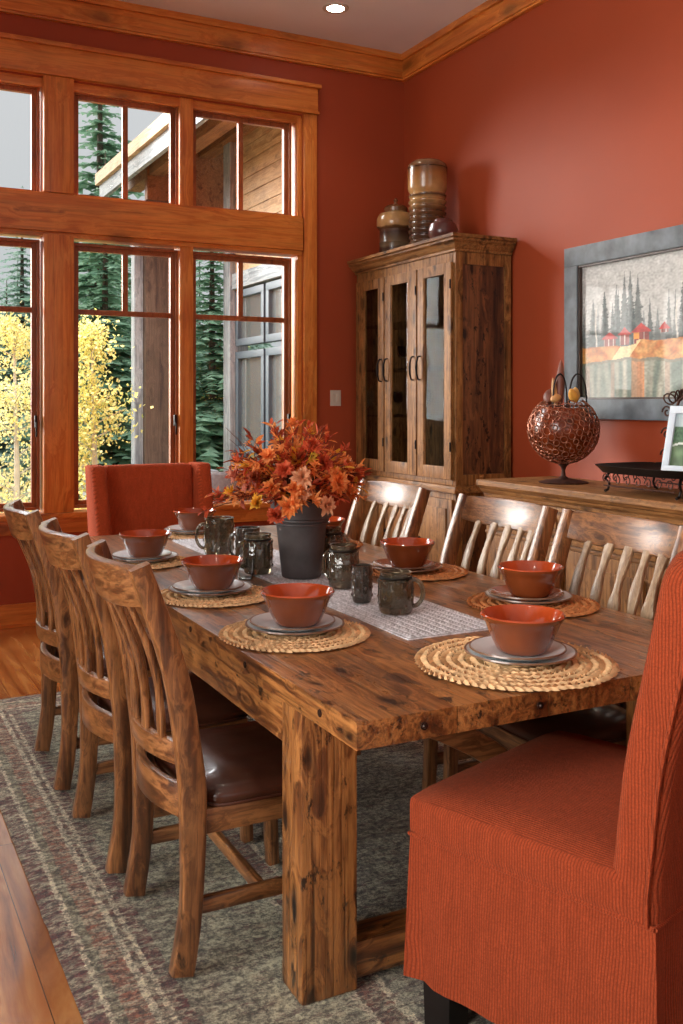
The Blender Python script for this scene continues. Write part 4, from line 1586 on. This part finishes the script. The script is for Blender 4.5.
# scrolled iron easel behind the small frame
t = thing('iron_easel', 'dark scrolled iron plate stand behind the small framed photo', 'easel', (3.77, 3.60, SZ + .108))
mb = MB()
for s in (-1, 1):
    y = s * .10
    P = [(-.03, y, 0.0), (.0, y, .12), (.02, y * .9, .26), (.03, y * .5, .36), (.03, y * .1, .385), (.03, -y * .2, .36)]
    mb.tube(P, .007, 8)
    for k in range(3):
        zc, r0 = .08 + .11 * k, .034
        mb.tube([(.005 + .02 * k * .3, y + s * .02 + r0 * math.cos(a_ * PI / 6) * (1 - a_ / 20), zc + r0 * math.sin(a_ * PI / 6) * (1 - a_ / 20)) for a_ in range(16)], .005, 6)
mb.build('scroll_frame', M['rusty'], t)
mb = MB()
for k in range(10):
    a = -.12 + .026 * k
    mb.tube([(.028 + .02 * math.cos(q * PI / 5 + k), a + .022 * math.cos(q * PI / 5), .36 + .028 * math.sin(q * PI / 5 + k * .7) + .03 * (1 - (a / .13) ** 2)) for q in range(11)], .0045, 5)
mb.build('crest', M['rusty'], t)
MB().tube([(.03, 0, .30), (.10, 0, .0)], .006, 8).build('back_leg', M['rusty'], t)

# ================================================================== TABLEWARE
ZT = TZ + .0004


def jute_mat(name, mat, seed, rad=.235):
    rg = random.Random(seed)
    mb = MB()
    n = 8
    w0 = rad / n
    mb.lathe([(0, 0.001), (rad - .010, .001), (rad - .010, .003), (0, .003)], 40, mis=[1, 1, 1])
    for i in range(n):
        r_ = (i + .55) * w0
        cnt = max(5, int(2 * PI * r_ / (w0 * .62)))
        off = rg.random()
        for k in range(cnt):
            for s in (-1, 1):
                a = 2 * PI * (k + off + .25 * s) / cnt
                rr_ = r_ + s * w0 * .24
                c = Vector((rr_ * math.cos(a), rr_ * math.sin(a), .0065 + rg.uniform(-.001, .0015)))
                tdir = Vector((-math.sin(a), math.cos(a), 0))
                rdir = Vector((math.cos(a), math.sin(a), 0))
                A = (tdir + rdir * s * .75).normalized() * w0 * rg.uniform(.44, .6)
                B = Vector((0, 0, 1)).cross(A).normalized() * w0 * rg.uniform(.17, .25)
                U = Vector((0, 0, .0075))
                vs = [c - A, c - A * .5 + B * .8 - U * .2, c - A * .5 - B * .8 - U * .2, c - A * .45 + U * .8, c + A * .5 + B * .8 - U * .2, c + A * .5 - B * .8 - U * .2, c + A * .45 + U * .8, c + A]
                fs = [(0, 1, 3), (0, 3, 2), (1, 4, 6, 3), (3, 6, 5, 2), (4, 7, 6), (6, 7, 5), (0, 2, 1), (1, 2, 5, 4), (4, 5, 7)]
                mb.add(vs, fs)
    return mb.build(name, [mat, M['jute_dark']], None, ang=80)


def bowl_mesh():
    p = [(0, .0), (.062, 0), (.067, .004), (.071, .010), (.083, .035), (.094, .062), (.102, .080), (.1085, .086), (.112, .096), (.108, .100), (.101, .090), (.088, .060), (.074, .030), (.058, .012), (0, .009)]
    mis = [0] * 8 + [1] * 6
    return MB().lathe(p, 48, mis=mis)


def plate_mesh(r, rim=True):
    p = [(0, 0), (r * .62, 0), (r * .66, .003), (r * .97, .014), (r, .017), (r * .995, .021), (r * .96, .020), (r * .70, .008), (r * .62, .006), (0, .006)]
    mis = [0, 0, 0, 1, 1, 1, 0, 0, 0]
    return MB().lathe(p, 56, mis=mis)


GM, GP, GS, GB = 'round braided placemats', 'dinner plates', 'salad plates', 'terracotta bowls'
sets = [  # x, y, where, jute, plate style, dx
    (1.195, 2.64, 'nearest setting on the left side of the table', 'jute', 'g', .222),
    (1.180, 3.29, 'middle setting on the left side of the table', 'jute', 'g', .208),
    (1.155, 4.11, 'farthest setting on the left side of the table', 'jute', 'g', .19),
    (1.625, 4.86, 'setting at the far end before the wingback chair', 'jute', 'g', .19),
    (1.58, 2.085, 'nearest setting, at the near end of the table', 'jute', 'g', .262),
    (2.09, 2.66, 'nearest setting on the right side of the table', 'jute_red', 'm', .22),
    (2.07, 3.38, 'middle setting on the right side of the table', 'jute_red', 't', .205),
    (2.05, 4.22, 'farthest setting on the right, behind the flower pot', 'jute_red', 't', .20),
]
proto = {}


def put(kind, key, maker, label, cat, grp, loc, rz, scale):
    if key not in proto:
        o = maker()
        proto[key] = o
        o.location = loc
        o.rotation_euler = (0, 0, rz)
        o.scale = scale
        tag(o, label, cat, grp)
        return o
    return dup(proto[key], label, loc, rz, grp, scale)


pg = [M['plate_grey'], M['plate_rim']]
pt = [M['plate_terra'], M['plate_rim']]
for i, (x, y, wh, jm, st, mr) in enumerate(sets):
    s = mr / .235
    rz = i * .9
    put('mat', jm, lambda: jute_mat('placemat', M[jm], 3), '%s round placemat under the %s' % ('straw-coloured' if jm == 'jute' else 'reddish-brown', wh), 'placemat', GM, (x, y, ZT), rz, (s, s, 1))
    bx, by = {0: (x + .01, y + .02), 1: (x - .01, y + .02), 2: (x + .0, y + .01), 4: (x + .025, y + .01), 5: (x + .005, y + .03), 6: (x - .045, y + .01)}.get(i, (x, y + .01))
    big, small = (pt if st == 't' else pg), (pg if st == 'g' else pt)
    put('plate', 'P' + ('t' if st == 't' else 'g'), lambda: plate_mesh(.148).build('dinner_plate', big), '%s dinner plate of the %s' % ('terracotta' if st == 't' else 'grey', wh), 'plate', GP, (bx, by, ZT + .0135), rz, (1, 1, 1))
    put('plate2', 'S' + ('g' if st == 'g' else 't'), lambda: plate_mesh(.128).build('salad_plate', small), '%s smaller plate stacked in the %s' % ('grey' if st == 'g' else 'terracotta', wh), 'plate', GS, (bx - .006, by + .004, ZT + .0215), rz, (1, 1, 1))
    put('bowl', 'B', lambda: bowl_mesh().build('bowl', [M['bowl_out'], M['bowl_in']]), 'glazed brown bowl with orange inside, %s' % wh, 'bowl', GB, (bx + .008, by, ZT + .0295), rz, (1, 1, 1))


# ---- runner: rows of chunky knit stitches
def runner():
    x0, x1, y0, y1 = 1.46, 1.80, 2.43, 4.70
    mb = MB()
    mb.box(x0, x1, y0, y1, ZT, ZT + .003)
    sx, sy = .0150, .0165
    ni, nj = int((x1 - x0) / sx), int((y1 - y0) / sy)
    rg = random.Random(5)
    for i in range(ni):
        for j in range(nj):
            s = 1 if i % 2 else -1
            c = Vector((x0 + (i + .5) * sx, y0 + (j + .5 + (.5 if i % 2 else 0) * 0) * sy, ZT + .006 + rg.uniform(-.0008, .0008)))
            A = Vector((.7 * s, 1, 0)).normalized() * .0115
            B = Vector((0, 0, 1)).cross(A).normalized() * .0042
            U = Vector((0, 0, .0038))
            vs = [c - A, c + B, c - B, c + U, c + A]
            fs = [(0, 1, 3), (0, 3, 2), (1, 4, 3), (3, 4, 2), (0, 2, 1), (1, 2, 4)]
            mb.add(vs, fs)
    o = mb.build('table_runner', M['runner'], None, ang=85)
    tag(o, 'pale grey chunky woven runner down the middle of the table', 'table runner')


runner()
ZR = ZT + .0102
# ---- flower pot
PX, PY = 1.60, 3.47
t = thing('flower_pot', 'tapered charcoal metal pot holding the autumn flowers', 'vase', (PX, PY, ZR))
MB().lathe([(0, 0), (.074, 0), (.077, .004), (.098, .20), (.104, .215), (.108, .222), (.106, .228), (.116, .232), (.122, .29), (.126, .294), (.126, .302), (.118, .303), (.112, .29), (.100, .215), (.072, .02), (0, .015)], 48).build('body', M['zinc'], t)
MB().lathe([(.101, .205), (.108, .207), (.108, .213), (.101, .215)], 48).build('band', M['zinc'], t)
MB().lathe([(0, .24), (.1085, .245), (.108, .252), (0, .262)], 30).build('soil', plain('potting_moss', srgb(60, 44, 30), .95, var=.4), t)


# ---- bouquet
def leaf(mb, p, d, up, L, wd, lobes=0, mi=0):
    d = d.normalized()
    s = d.cross(up)
    if s.length < 1e-3:
        s = d.orthogonal()
    s.normalize()
    n = s.cross(d).normalized()
    if lobes:
        angs = [0, .62, -.62, 1.25, -1.25]
        lens = [1, .82, .82, .5, .5]
        tips, notch = [], []
        order = [-1.25, -.62, 0, .62, 1.25]
        ol = [.5, .82, 1, .82, .5]
        vs = [p]
        for k, (a, l) in enumerate(zip(order, ol)):
            q = p + (d * math.cos(a) + s * math.sin(a)) * L * l + n * L * (-.12 * abs(a) + .05)
            if k:
                am = (a + order[k - 1]) / 2
                vs.append(p + (d * math.cos(am) + s * math.sin(am)) * L * .38 + n * L * .06)
            vs.append(q)
        fs = [(0, i, i + 1) for i in range(1, len(vs) - 1)]
        mb.add(vs, fs, mi)
    else:
        vs = [p, p + d * L * .35 + s * wd * .5 + n * L * .05, p + d * L * .35 - s * wd * .5 + n * L * .05, p + d * L * .4 - n * L * .02, p + d * L * .75 + s * wd * .3, p + d * L * .75 - s * wd * .3, p + d * L - n * L * .12]
        fs = [(0, 1, 3), (0, 3, 2), (1, 4, 3), (3, 5, 2), (3, 4, 6), (3, 6, 5)]
        mb.add(vs, fs, mi)


def bouquet():
    rg = random.Random(21)
    base = Vector((PX - .035, PY, ZR + .26))
    t = thing('autumn_bouquet', 'full bouquet of orange, red and rust autumn leaves and blooms in the charcoal pot', 'bouquet', tuple(base))
    stems = MB()
    fol = MB()
    RT = Vector((.8902, -.4556, 0))
    FW = Vector((.4556, .8902, 0))
    ends = []
    for i in range(190):
        # direction in a broad dome
        a = rg.uniform(0, 2 * PI)
        el = rg.uniform(-.12, 1.35)
        d = Vector((math.cos(a) * math.cos(el), math.sin(a) * math.cos(el), math.sin(el)))
        hor = .30 if el < .9 else .25
        Rr = rg.uniform(.55, 1.0)
        e = Vector((d.x * .315, d.y * .30, d.z * .30 + .065)) * Rr
        if d.dot(RT) < -.3 and el < .5:
            e *= 1.08
        e.z = max(e.z, .055)
        m = Vector((d.x * .07, d.y * .07, .07))
        st = Vector((d.x * .03, d.y * .03, -.15 if i % 3 == 0 else .0))
        P = [st, m, (m + e) / 2 + Vector((0, 0, .02)), e]
        stems.tube(P, [.0022, .002, .0016, .001], 4, False)
        ends.append((P, d, Rr))
        mi = rg.choice([0, 0, 0, 1, 1, 2, 3, 3])
        for k in range(rg.randint(7, 11)):
            u = rg.uniform(.45, 1.0)
            q = P[1].lerp(P[3], u) + Vector((0, 0, .02 * (1 - u)))
            dd = (d * .8 + Vector((rg.gauss(0, .6), rg.gauss(0, .6), rg.gauss(-.05, .5)))).normalized()
            leaf(fol, q, dd, Vector((rg.gauss(0, .4), rg.gauss(0, .4), 1)), rg.uniform(.030, .062), rg.uniform(.014, .026), 1 if mi in (0, 2) and rg.random() < .55 else 0, mi if rg.random() < .75 else rg.choice([0, 1, 3]))
    # long stray sprays
    for (u_, f_, z_, kk) in ((.21, -.05, .24, 1), (.12, .02, .30, 0), (-.25, .03, .23, 3), (-.30, -.02, .06, 1), (-.32, .03, .02, 1), (.27, -.04, .14, 0), (.24, .06, .19, 0), (-.18, -.02, .27, 0), (.06, 0, .33, 1), (-.05, .02, .29, 3), (.27, -.05, .05, 0), (-.36, 0, -.01, 1)):
        e = RT * u_ + FW * f_ + Vector((0, 0, z_))
        P = [Vector((0, 0, 0)), e * .35 + Vector((0, 0, .06)), e * .75 + Vector((0, 0, .03)), e]
        stems.tube(P, [.003, .0024, .0018, .001], 5, False)
        for k in range(11):
            q = P[2].lerp(P[3], rg.uniform(-.3, 1))
            leaf(fol, q, (e.normalized() + Vector((rg.gauss(0, .8), rg.gauss(0, .8), rg.gauss(0, .6)))), Vector((0, 0, 1)), rg.uniform(.022, .042), .014, 0, kk)
    for k in range(9):
        # bare dark twigs to the left and top
        e = RT * rg.uniform(-.30, .12) + FW * rg.uniform(-.1, .1) + Vector((0, 0, rg.uniform(.18, .33)))
        stems.tube([Vector((0, 0, .02)), e * .5 + Vector((0, 0, .03)), e], [.0028, .002, .001], 4, False)
        stems.tube([e * .7, e * .8 + RT * rg.uniform(-.04, .04) + Vector((0, 0, .03))], [.0016, .0007], 4, False)
    stems.build('stems', M['stem'], t)['kind'] = 'stuff'
    f = fol.build('foliage', [M['leaf_o'], M['leaf_r'], M['leaf_y'], M['leaf_d']], t, smooth=False)
    f['kind'] = 'stuff'
    # blooms
    bl = [(.045, -.27, .145, 'cream', .05), (.05, -.24, .085, 'cream', .035), (-.21, -.10, .14, 'pink', .042), (-.16, -.15, .10, 'pink', .032), (.0, -.29, .04, 'leaf_o', .055), (.02, -.25, .10, 'leaf_o', .05),
          (-.08, -.2, .22, 'leaf_o', .045), (.17, -.2, .12, 'leaf_o', .055), (.21, -.12, .08, 'leaf_o', .05), (.12, -.2, .19, 'leaf_r', .045), (-.12, -.22, .05, 'leaf_y', .04), (-.23, -.05, .07, 'leaf_y', .04),
          (.08, -.15, .25, 'leaf_r', .04), (-.02, -.25, .17, 'leaf_r', .045), (.0, -.05, .33, 'leaf_o', .04), (-.13, -.2, .14, 'leaf_d', .04), (.13, -.24, .04, 'cream', .045), (.20, .1, .16, 'leaf_o', .05), (-.1, .2, .18, 'leaf_r', .05), (.08, .22, .1, 'leaf_o', .05),
          (-.05, -.27, .01, 'leaf_r', .042), (.24, -.04, .14, 'leaf_r', .045), (-.07, -.22, .10, 'leaf_o', .045), (-.2, .12, .1, 'leaf_o', .045)]
    for (u_, f_, z_, mt, s) in bl:
        c = RT * u_ + FW * f_ * .95 + Vector((0, 0, z_))
        ax = (RT * u_ * 2 + FW * f_ * 1.5 + Vector((0, 0, z_ * .8 + .05))).normalized()
        U = ax.orthogonal().normalized()
        V = ax.cross(U)
        mb = MB()
        for ring, (n, op) in enumerate(((13, 1.3), (11, .95), (9, .6), (6, .25))):
            for k in range(n):
                a = 2 * PI * (k + ring * .5) / n + rg.uniform(-.25, .25)
                op += rg.uniform(-.12, .12)
                dd = (U * math.cos(a) + V * math.sin(a)) * math.sin(op) + ax * math.cos(op)
                leaf(mb, c, dd, ax, s * rg.uniform(.6, 1.05), s * .5)
        mb.build('bloom', M[mt], t, smooth=False)
    return t


bouquet()


# ---- smoky glass mugs
def mug(label, x, y, r, h, mat, haz, sides=12, collar=False, handle=True, name='glass_mug', cat='mug'):
    t = thing(name, label, cat, (x, y, ZR), 0, 'smoky glass mugs and tumblers around the flower pot')
    fac = lambda a, z: 1 + (.035 * math.cos(a * sides) if .12 * h < z < .86 * h else 0)
    p = [(0, 0), (r * .88, 0), (r * .95, .006), (r, h * .12), (r * 1.02, h * .45), (r, h * .8)]
    if collar:
        p += [(r * .86, h * .84), (r * .82, h * .88), (r * .86, h * .9)]
    p += [(r * (.9 if collar else 1.0), h * .96), (r * (.92 if collar else 1.02), h), (r * .82, h), (r * .80, h * .9), (r * .88 * (.92 if collar else 1), h * .6), (r * .82, .02), (0, .014)]
    MB().lathe(p, 48, wob=fac).build('body', mat, t, ang=50)
    if collar:
        mb = MB()
        mb.tube([(r * .9 * math.cos(2 * PI * k / 24), r * .9 * math.sin(2 * PI * k / 24), h * .87) for k in range(25)], .0035, 6)
        mb.build('neck_wire', M['black'], t)
    # pressed relief: rows of raised lozenges
    mb = MB()
    rows = 4
    for j in range(rows):
        for k in range(sides):
            a = 2 * PI * (k + .5 * (j % 2)) / sides
            z = h * (.2 + .6 * j / (rows - 1))
            c = Vector((r * 1.02 * math.cos(a), r * 1.02 * math.sin(a), z))
            nn_ = Vector((math.cos(a), math.sin(a), 0))
            s = Vector((-math.sin(a), math.cos(a), 0))
            w_, hh = r * .17, h * .07
            mb.add([c + s * w_, c + Vector((0, 0, hh)), c - s * w_, c - Vector((0, 0, hh)), c + nn_ * .004], [(0, 1, 4), (1, 2, 4), (2, 3, 4), (3, 0, 4)])
    mb.build('relief', mat, t, smooth=False)
    if handle:
        ca, sa = math.cos(haz), math.sin(haz)
        P = []
        for k in range(11):
            a = PI * k / 10
            rr_ = r * .93 + r * .62 * math.sin(a)
            P.append((rr_ * ca, rr_ * sa, h * .5 + h * .34 * math.cos(a)))
        MB().tube(P, .0075, 8).build('handle', mat, t)
    return t


LEFT = math.atan2(.4556, -.8902)
RIGHT = math.atan2(-.4556, .8902)
mug('smoky glass mug standing far left on the runner before the wingback chair', 1.50, 4.13, .066, .165, M['smoke'], LEFT, 10)
mug('dark smoky mug with arched handle just left of the flower pot', 1.478, 3.62, .058, .155, M['smoke'], LEFT + .5, 12, True)
mug('short dark smoky mug farther back behind the arched-handle mug', 1.53, 3.86, .050, .15, M['smoke_dark'], LEFT, 12)
mug('tall smoky glass mug just right of the flower pot', 1.645, 3.20, .055, .155, M['smoke'], RIGHT + 2.6, 12, True)
mug('second tall smoky mug behind right of the flower pot', 1.74, 3.50, .050, .18, M['smoke'], RIGHT, 12, True)
mug('dark textured tumbler without handle between the tall mug and front mug', 1.578, 2.93, .034, .125, M['smoke_dark'], 0, 9, False, False, 'tumbler', 'tumbler')
mug('wide smoky glass mug nearest the front end of the runner', 1.60, 2.74, .057, .13, M['smoke'], RIGHT - .2, 8, True)
tag(MB().lathe([(0, 0), (.028, 0), (.034, .03), (.036, .075), (.033, .075), (.031, .03), (.026, .006), (0, .005)], 24).build('small_glass', M['drink'], None, (1.405, 3.57, ZT)), 'small clear drinking glass left of the flower pot on the table', 'glass')

# ================================================================== EXTERIOR
GZ = -.35
g = MB()
vs, fs = [], []
n = 50
for i in range(n + 1):
    for j in range(n + 1):
        x, y = -30 + 100 * i / n, 6.9 + 70 * j / n
        vs.append((x, y, GZ + (.35 * noise.noise(Vector((x * .1, y * .1, 0))) if y > 14 else 0) + max(0, y - 16) * .015))
for i in range(n):
    for j in range(n):
        a = i * (n + 1) + j
        fs.append((a, a + n + 1, a + n + 2, a + 1))
struct(g.add(vs, fs).build('ground', M['ground']))


def spruce_mesh(seed, H, rbase, mb, tiers=46):
    rg = random.Random(seed)
    for k in range(tiers):
        f = k / (tiers - 1)
        z = H * (.06 + .93 * f)
        r = rbase * (1 - f) ** .85 + .06
        nb = max(6, int(16 * (1 - f) + 6))
        for i in range(nb):
            a = rg.uniform(0, 2 * PI)
            L = r * rg.uniform(.7, 1.12)
            d = Vector((math.cos(a), math.sin(a), 0))
            s = Vector((-math.sin(a), math.cos(a), 0))
            drop = -.22 * L
            base = Vector((0, 0, z))
            # bough: chain of small drooping needle fans
            m = 5
            for q in range(m):
                u0, u1 = q / m, (q + 1.3) / m
                w_ = L * .27 * (1 - .6 * u0) * rg.uniform(.6, 1.2)
                p0 = base + d * L * u0 + Vector((0, 0, drop * u0 ** 1.3))
                p1 = base + d * L * u1 + Vector((0, 0, drop * u1 ** 1.3 + rg.uniform(-.02, .05)))
                ml = p0.lerp(p1, .55) + s * w_ + Vector((0, 0, -w_ * .5 * rg.random()))
                mr = p0.lerp(p1, .55) - s * w_ + Vector((0, 0, -w_ * .5 * rg.random()))
                mb.add([p0, ml, p1, mr], [(0, 1, 2), (0, 2, 3)])
    return mb


def tree_proto(kind, seed, H, rb, mat):
    t = thing(kind, '', 'tree', (0, 0, 0))
    spruce_mesh(seed, H, rb, MB()).build('foliage', mat, t, smooth=False)['kind'] = 'stuff'
    MB().tube([(0, 0, -.3), (0, 0, H * .5), (0, 0, H * .97)], [H * .016, H * .01, .01], 8).build('trunk', M['bark'], t)
    return t


def px_xy(u, Y):
    a = (u - 341.5) / 978
    rx, ry = .4556 + .8902 * a, .8902 - .4556 * a
    return rx / ry * Y


GT = 'spruces standing beyond the garden'
LAB_FAR = 'hazy spruce in the dense stand beyond the garden'
sA = tree_proto('spruce_tree', 1, 10.5, 2.1, M['spruce'])
sA.location = (px_xy(100, 21), 21, GZ)
sA['label'] = 'tallest nearer spruce seen through the upper middle window'
sA['group'] = GT
dup(sA, 'dark spruce filling the lower middle window behind the yellow aspen', (px_xy(112, 17), 17.5, GZ), 1.7, GT, .62)
sB = tree_proto('spruce_tree', 5, 7.6, 1.7, M['hazespruce'])
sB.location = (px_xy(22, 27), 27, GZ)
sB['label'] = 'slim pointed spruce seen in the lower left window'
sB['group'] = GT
dup(sA, 'green spruce seen under the porch roof in the lower right window', (px_xy(212, 15.8), 15.8, GZ), 4.0, GT, .58)
rg = random.Random(9)
for r_i, Y in enumerate((26.0, 29, 32, 35, 38, 41)):
    x0_, x1_ = -8.5, px_xy(400, Y)
    n_ = int((x1_ - x0_) / 2.9)
    for k in range(n_):
        x = x0_ + (k + .5 * (r_i % 2) + .25) * 2.9 + rg.uniform(-.15, .15)
        tall = (k + r_i) % 3 == 0
        a_, h_ = (.52, .60) if tall else (.70, .82)
        h_ *= rg.uniform(.86, 1.1) * (.92 + r_i * .10)
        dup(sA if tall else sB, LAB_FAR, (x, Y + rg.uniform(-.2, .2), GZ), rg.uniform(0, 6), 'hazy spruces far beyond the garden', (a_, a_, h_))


def aspen(label, u, Y, H, rb, mat, seed, zlow=.15):
    rg = random.Random(seed)
    t = thing('aspen_tree', label, 'tree', (px_xy(u, Y), Y, GZ), 0, 'yellow aspens in the garden')
    fol = MB()
    br = MB()
    br.tube([(0, 0, -.2), (.03, 0, H * .4), (0, .02, H * .95)], [.045, .03, .008], 8)
    for i in range(44):
        f = rg.random() ** .9
        z = H * (zlow + (1 - zlow) * f * .95)
        a = rg.uniform(0, 2 * PI)
        L = rb * (1 - f) ** .55 * rg.uniform(.5, 1.1) + .08
        e = Vector((math.cos(a) * L, math.sin(a) * L, z + L * .5))
        br.tube([(0, 0, z), tuple(e)], [.010, .003], 4, False)
        for k in range(120):
            q = Vector((0, 0, z)).lerp(e, rg.uniform(.2, 1.1)) + Vector((rg.gauss(0, .085), rg.gauss(0, .085), rg.gauss(0, .085)))
            s = rg.uniform(.012, .026)
            d1 = Vector((rg.gauss(0, 1), rg.gauss(0, 1), rg.gauss(0, 1))).normalized()
            d2 = d1.orthogonal().normalized()
            fol.add([q - d1 * s, q - d2 * s * .8, q + d1 * s, q + d2 * s * .8], [(0, 1, 2, 3)])
    fol.build('foliage', mat, t, smooth=False)['kind'] = 'stuff'
    br.build('trunk', plain('pale_aspen_bark', srgb(190, 186, 170), .8), t)


aspen('bright yellow aspen seen through the lower left window', 14, 10.5, 2.7, .85, M['aspen'], 3, .02)
aspen('yellow-green aspen seen through the lower middle window beside the timber column', 92, 9.2, 2.6, .40, M['aspen2'], 8, .05)
aspen('smaller yellow aspen farther out left of the window view', -60, 13, 3.3, 1.0, M['aspen'], 4)
aspen('far yellow aspen glimpsed through the right window', 236, 16, 3.0, .8, M['aspen2'], 12)
# patio, pedestal ledge, column
struct(MB().box(-2.0, 4.4, 6.88, 8.3, GZ - .2, GZ + .30, .02).build('patio_slab', M['deck']))
t = thing('stone_ledge', 'grey stone capped ledge outside the middle window', 'wall ledge', (0, 0, GZ + .30))
MB().box(2.35, 3.5, 9.85, 10.85, -.32, .70, .02).build('base', M['stone'], t)
MB().box(2.28, 3.55, 9.78, 10.92, .70, .80, .015).build('cap', M['stone'], t)
t = thing('timber_column', 'wide dark timber column standing on the stone ledge outside', 'column', (0, 0, GZ + 1.10))
MB().box(2.86, 3.22, 10.12, 10.50, 0.0, 2.86, .01).build('shaft', wood('dark_column', srgb(56, 44, 38), srgb(84, 66, 54), srgb(100, 82, 66), 'Z', rough=.7, knots=.3, coat=0), t)
MB().box(2.76, 2.855, 10.2, 10.33, 0.0, 2.86, .005).build('edge_post', M['greyZ'], t)
# porch wing: wall with siding and grey windows, roof with eave
XW = 3.6
t = thing('porch_wing', 'neighbouring porch wing with grey eave, cedar siding and grey framed windows outside', 'building', (0, 0, 0))
mb = MB()
for k in range(14):
    z0 = 2.75 + k * .16
    mb.box(XW, XW + .03, 7.0, 9.45, z0, z0 + .155, .008)
mb.box(XW + .03, XW + .15, 7.0, 9.45, 2.7, 4.95)
mb.build('siding', M['siding'], t)
MB().box(XW - .06, XW + .14, 9.42, 9.62, GZ + .3, 4.5, .01).build('corner_post', M['greyZ'], t)
MB().box(XW, XW + .15, 7.0, 9.45, GZ + .3, .9).build('base_wall', M['stone'], t)
MB().box(XW - .04, XW + .15, 7.0, 9.45, 2.62, 2.78, .01).build('beam', M['greyY'], t)
for (a, b_) in ((7.05, 7.8), (7.85, 8.6), (8.65, 9.4)):
    for (z0, z1) in ((.95, 1.98), (2.04, 2.6)):
        m_ = MB()
        for (p, q, r_, s) in ((a, b_, z0, z0 + .07), (a, b_, z1 - .07, z1), (a, a + .07, z0 + .07, z1 - .07), (b_ - .07, b_, z0 + .07, z1 - .07)):
            m_.box(XW - .01, XW + .08, p, q, r_, s, .004)
        f = m_.build('window', M['darkgrey'], t)
        MB().box(XW + .03, XW + .036, a + .05, b_ - .05, z0 + .05, z1 - .05).build('pane', M['wg'], f, smooth=False)
# roof: eave at X=2.68, rising to the right
XE, ZE, sl = 2.68, 3.86, .45
rr0, rr1 = 7.15, 11.3


def rz_(x):
    return ZE + (x - XE) * sl


mb = MB()
x1 = 6.4
MB().box(2.9, 5.2, 10.2, 10.3, 3.22, 4.05, .004).box(2.8, 5.2, 10.14, 10.34, 3.14, 3.3, .01).loft([[(2.9, y, 4.05), (5.2, y, 4.05), (5.2, y, rz_(5.2) + .16), (2.9, y, rz_(2.9) + .16)] for y in (10.2, 10.3)]).build('gable_infill', M['soffit'], t)
rings = []
for y in (rr0, rr1):
    rings.append([(XE - .02, y, rz_(XE) + .20), (x1, y, rz_(x1) + .20), (x1, y, rz_(x1) + .26), (XE - .06, y, rz_(XE) + .24)])
mb.loft(rings)
mb.build('roof', M['roofing'], t, smooth=False)
mb = MB()
nb = 16
for k in range(nb):
    xa, xb = XE + .03 + k * .23, XE + .03 + k * .23 + .222
    rings = [[(xa, y, rz_(xa) + .15), (xb, y, rz_(xb) + .15), (xb, y, rz_(xb) + .195), (xa, y, rz_(xa) + .195)] for y in (rr0, rr1)]
    mb.loft(rings)
mb.build('soffit', M['soffit'], t, smooth=False)
MB().box(XE - .03, XE + .02, rr0, rr1, ZE - .06, ZE + .20, .004).build('fascia', M['greyY'], t)
MB().box(XE - .08, XE - .03, rr0, rr1, ZE + .10, ZE + .23, .004).build('gutter_board', M['siding'], t)
for x in (3.0, 3.55):
    MB().box(x - .08, x + .08, rr0, 11.1, rz_(x) - .12, rz_(x) + .12, .01).build('purlin', M['soffit'], t)
# low boulder and patio chair, glimpsed at the window bottoms
tag(MB().lathe([(0, 0), (.16, 0), (.2, .08), (.19, .17), (.12, .24), (0, .27)], 16, wob=lambda a, z: 1 + .08 * math.sin(3 * a) + .05 * math.sin(5 * a + z * 9)).build('boulder', plain('dark_rock', srgb(96, 100, 104), .9, var=.3), None, (px_xy(92, 8.6), 8.6, GZ + .30)), 'dark rounded rock low outside the middle window', 'rock')
t = thing('patio_chair', 'grey rounded patio chair outside behind the right side of the wingback', 'chair', (px_xy(214, 7.75), 7.75, GZ + .30), R(170))
rings = []
for k in range(13):
    a = PI * k / 12
    rings.append([(.32 * math.cos(a) * s_, -.05 + .26 * math.sin(a) * s_, z) for s_, z in ((1, .38), (1.05, .92), (.98, .95), (.92, .92), (.88, .38))])
MB().loft(rings).build('backrest', plain('grey_weave', srgb(110, 112, 114), .8, var=.25, nscale=40), t)
MB().lathe([(0, .30), (.26, .30), (.28, .34), (.27, .40), (0, .42)], 24).build('seat', plain('grey_cushion', srgb(150, 150, 150), .9), t)
for a in range(4):
    an = PI / 4 + a * PI / 2
    MB().tube([(.22 * math.cos(an), .22 * math.sin(an), 0), (.18 * math.cos(an), .18 * math.sin(an), .32)], .014, 8).build('leg', M['black'], t)
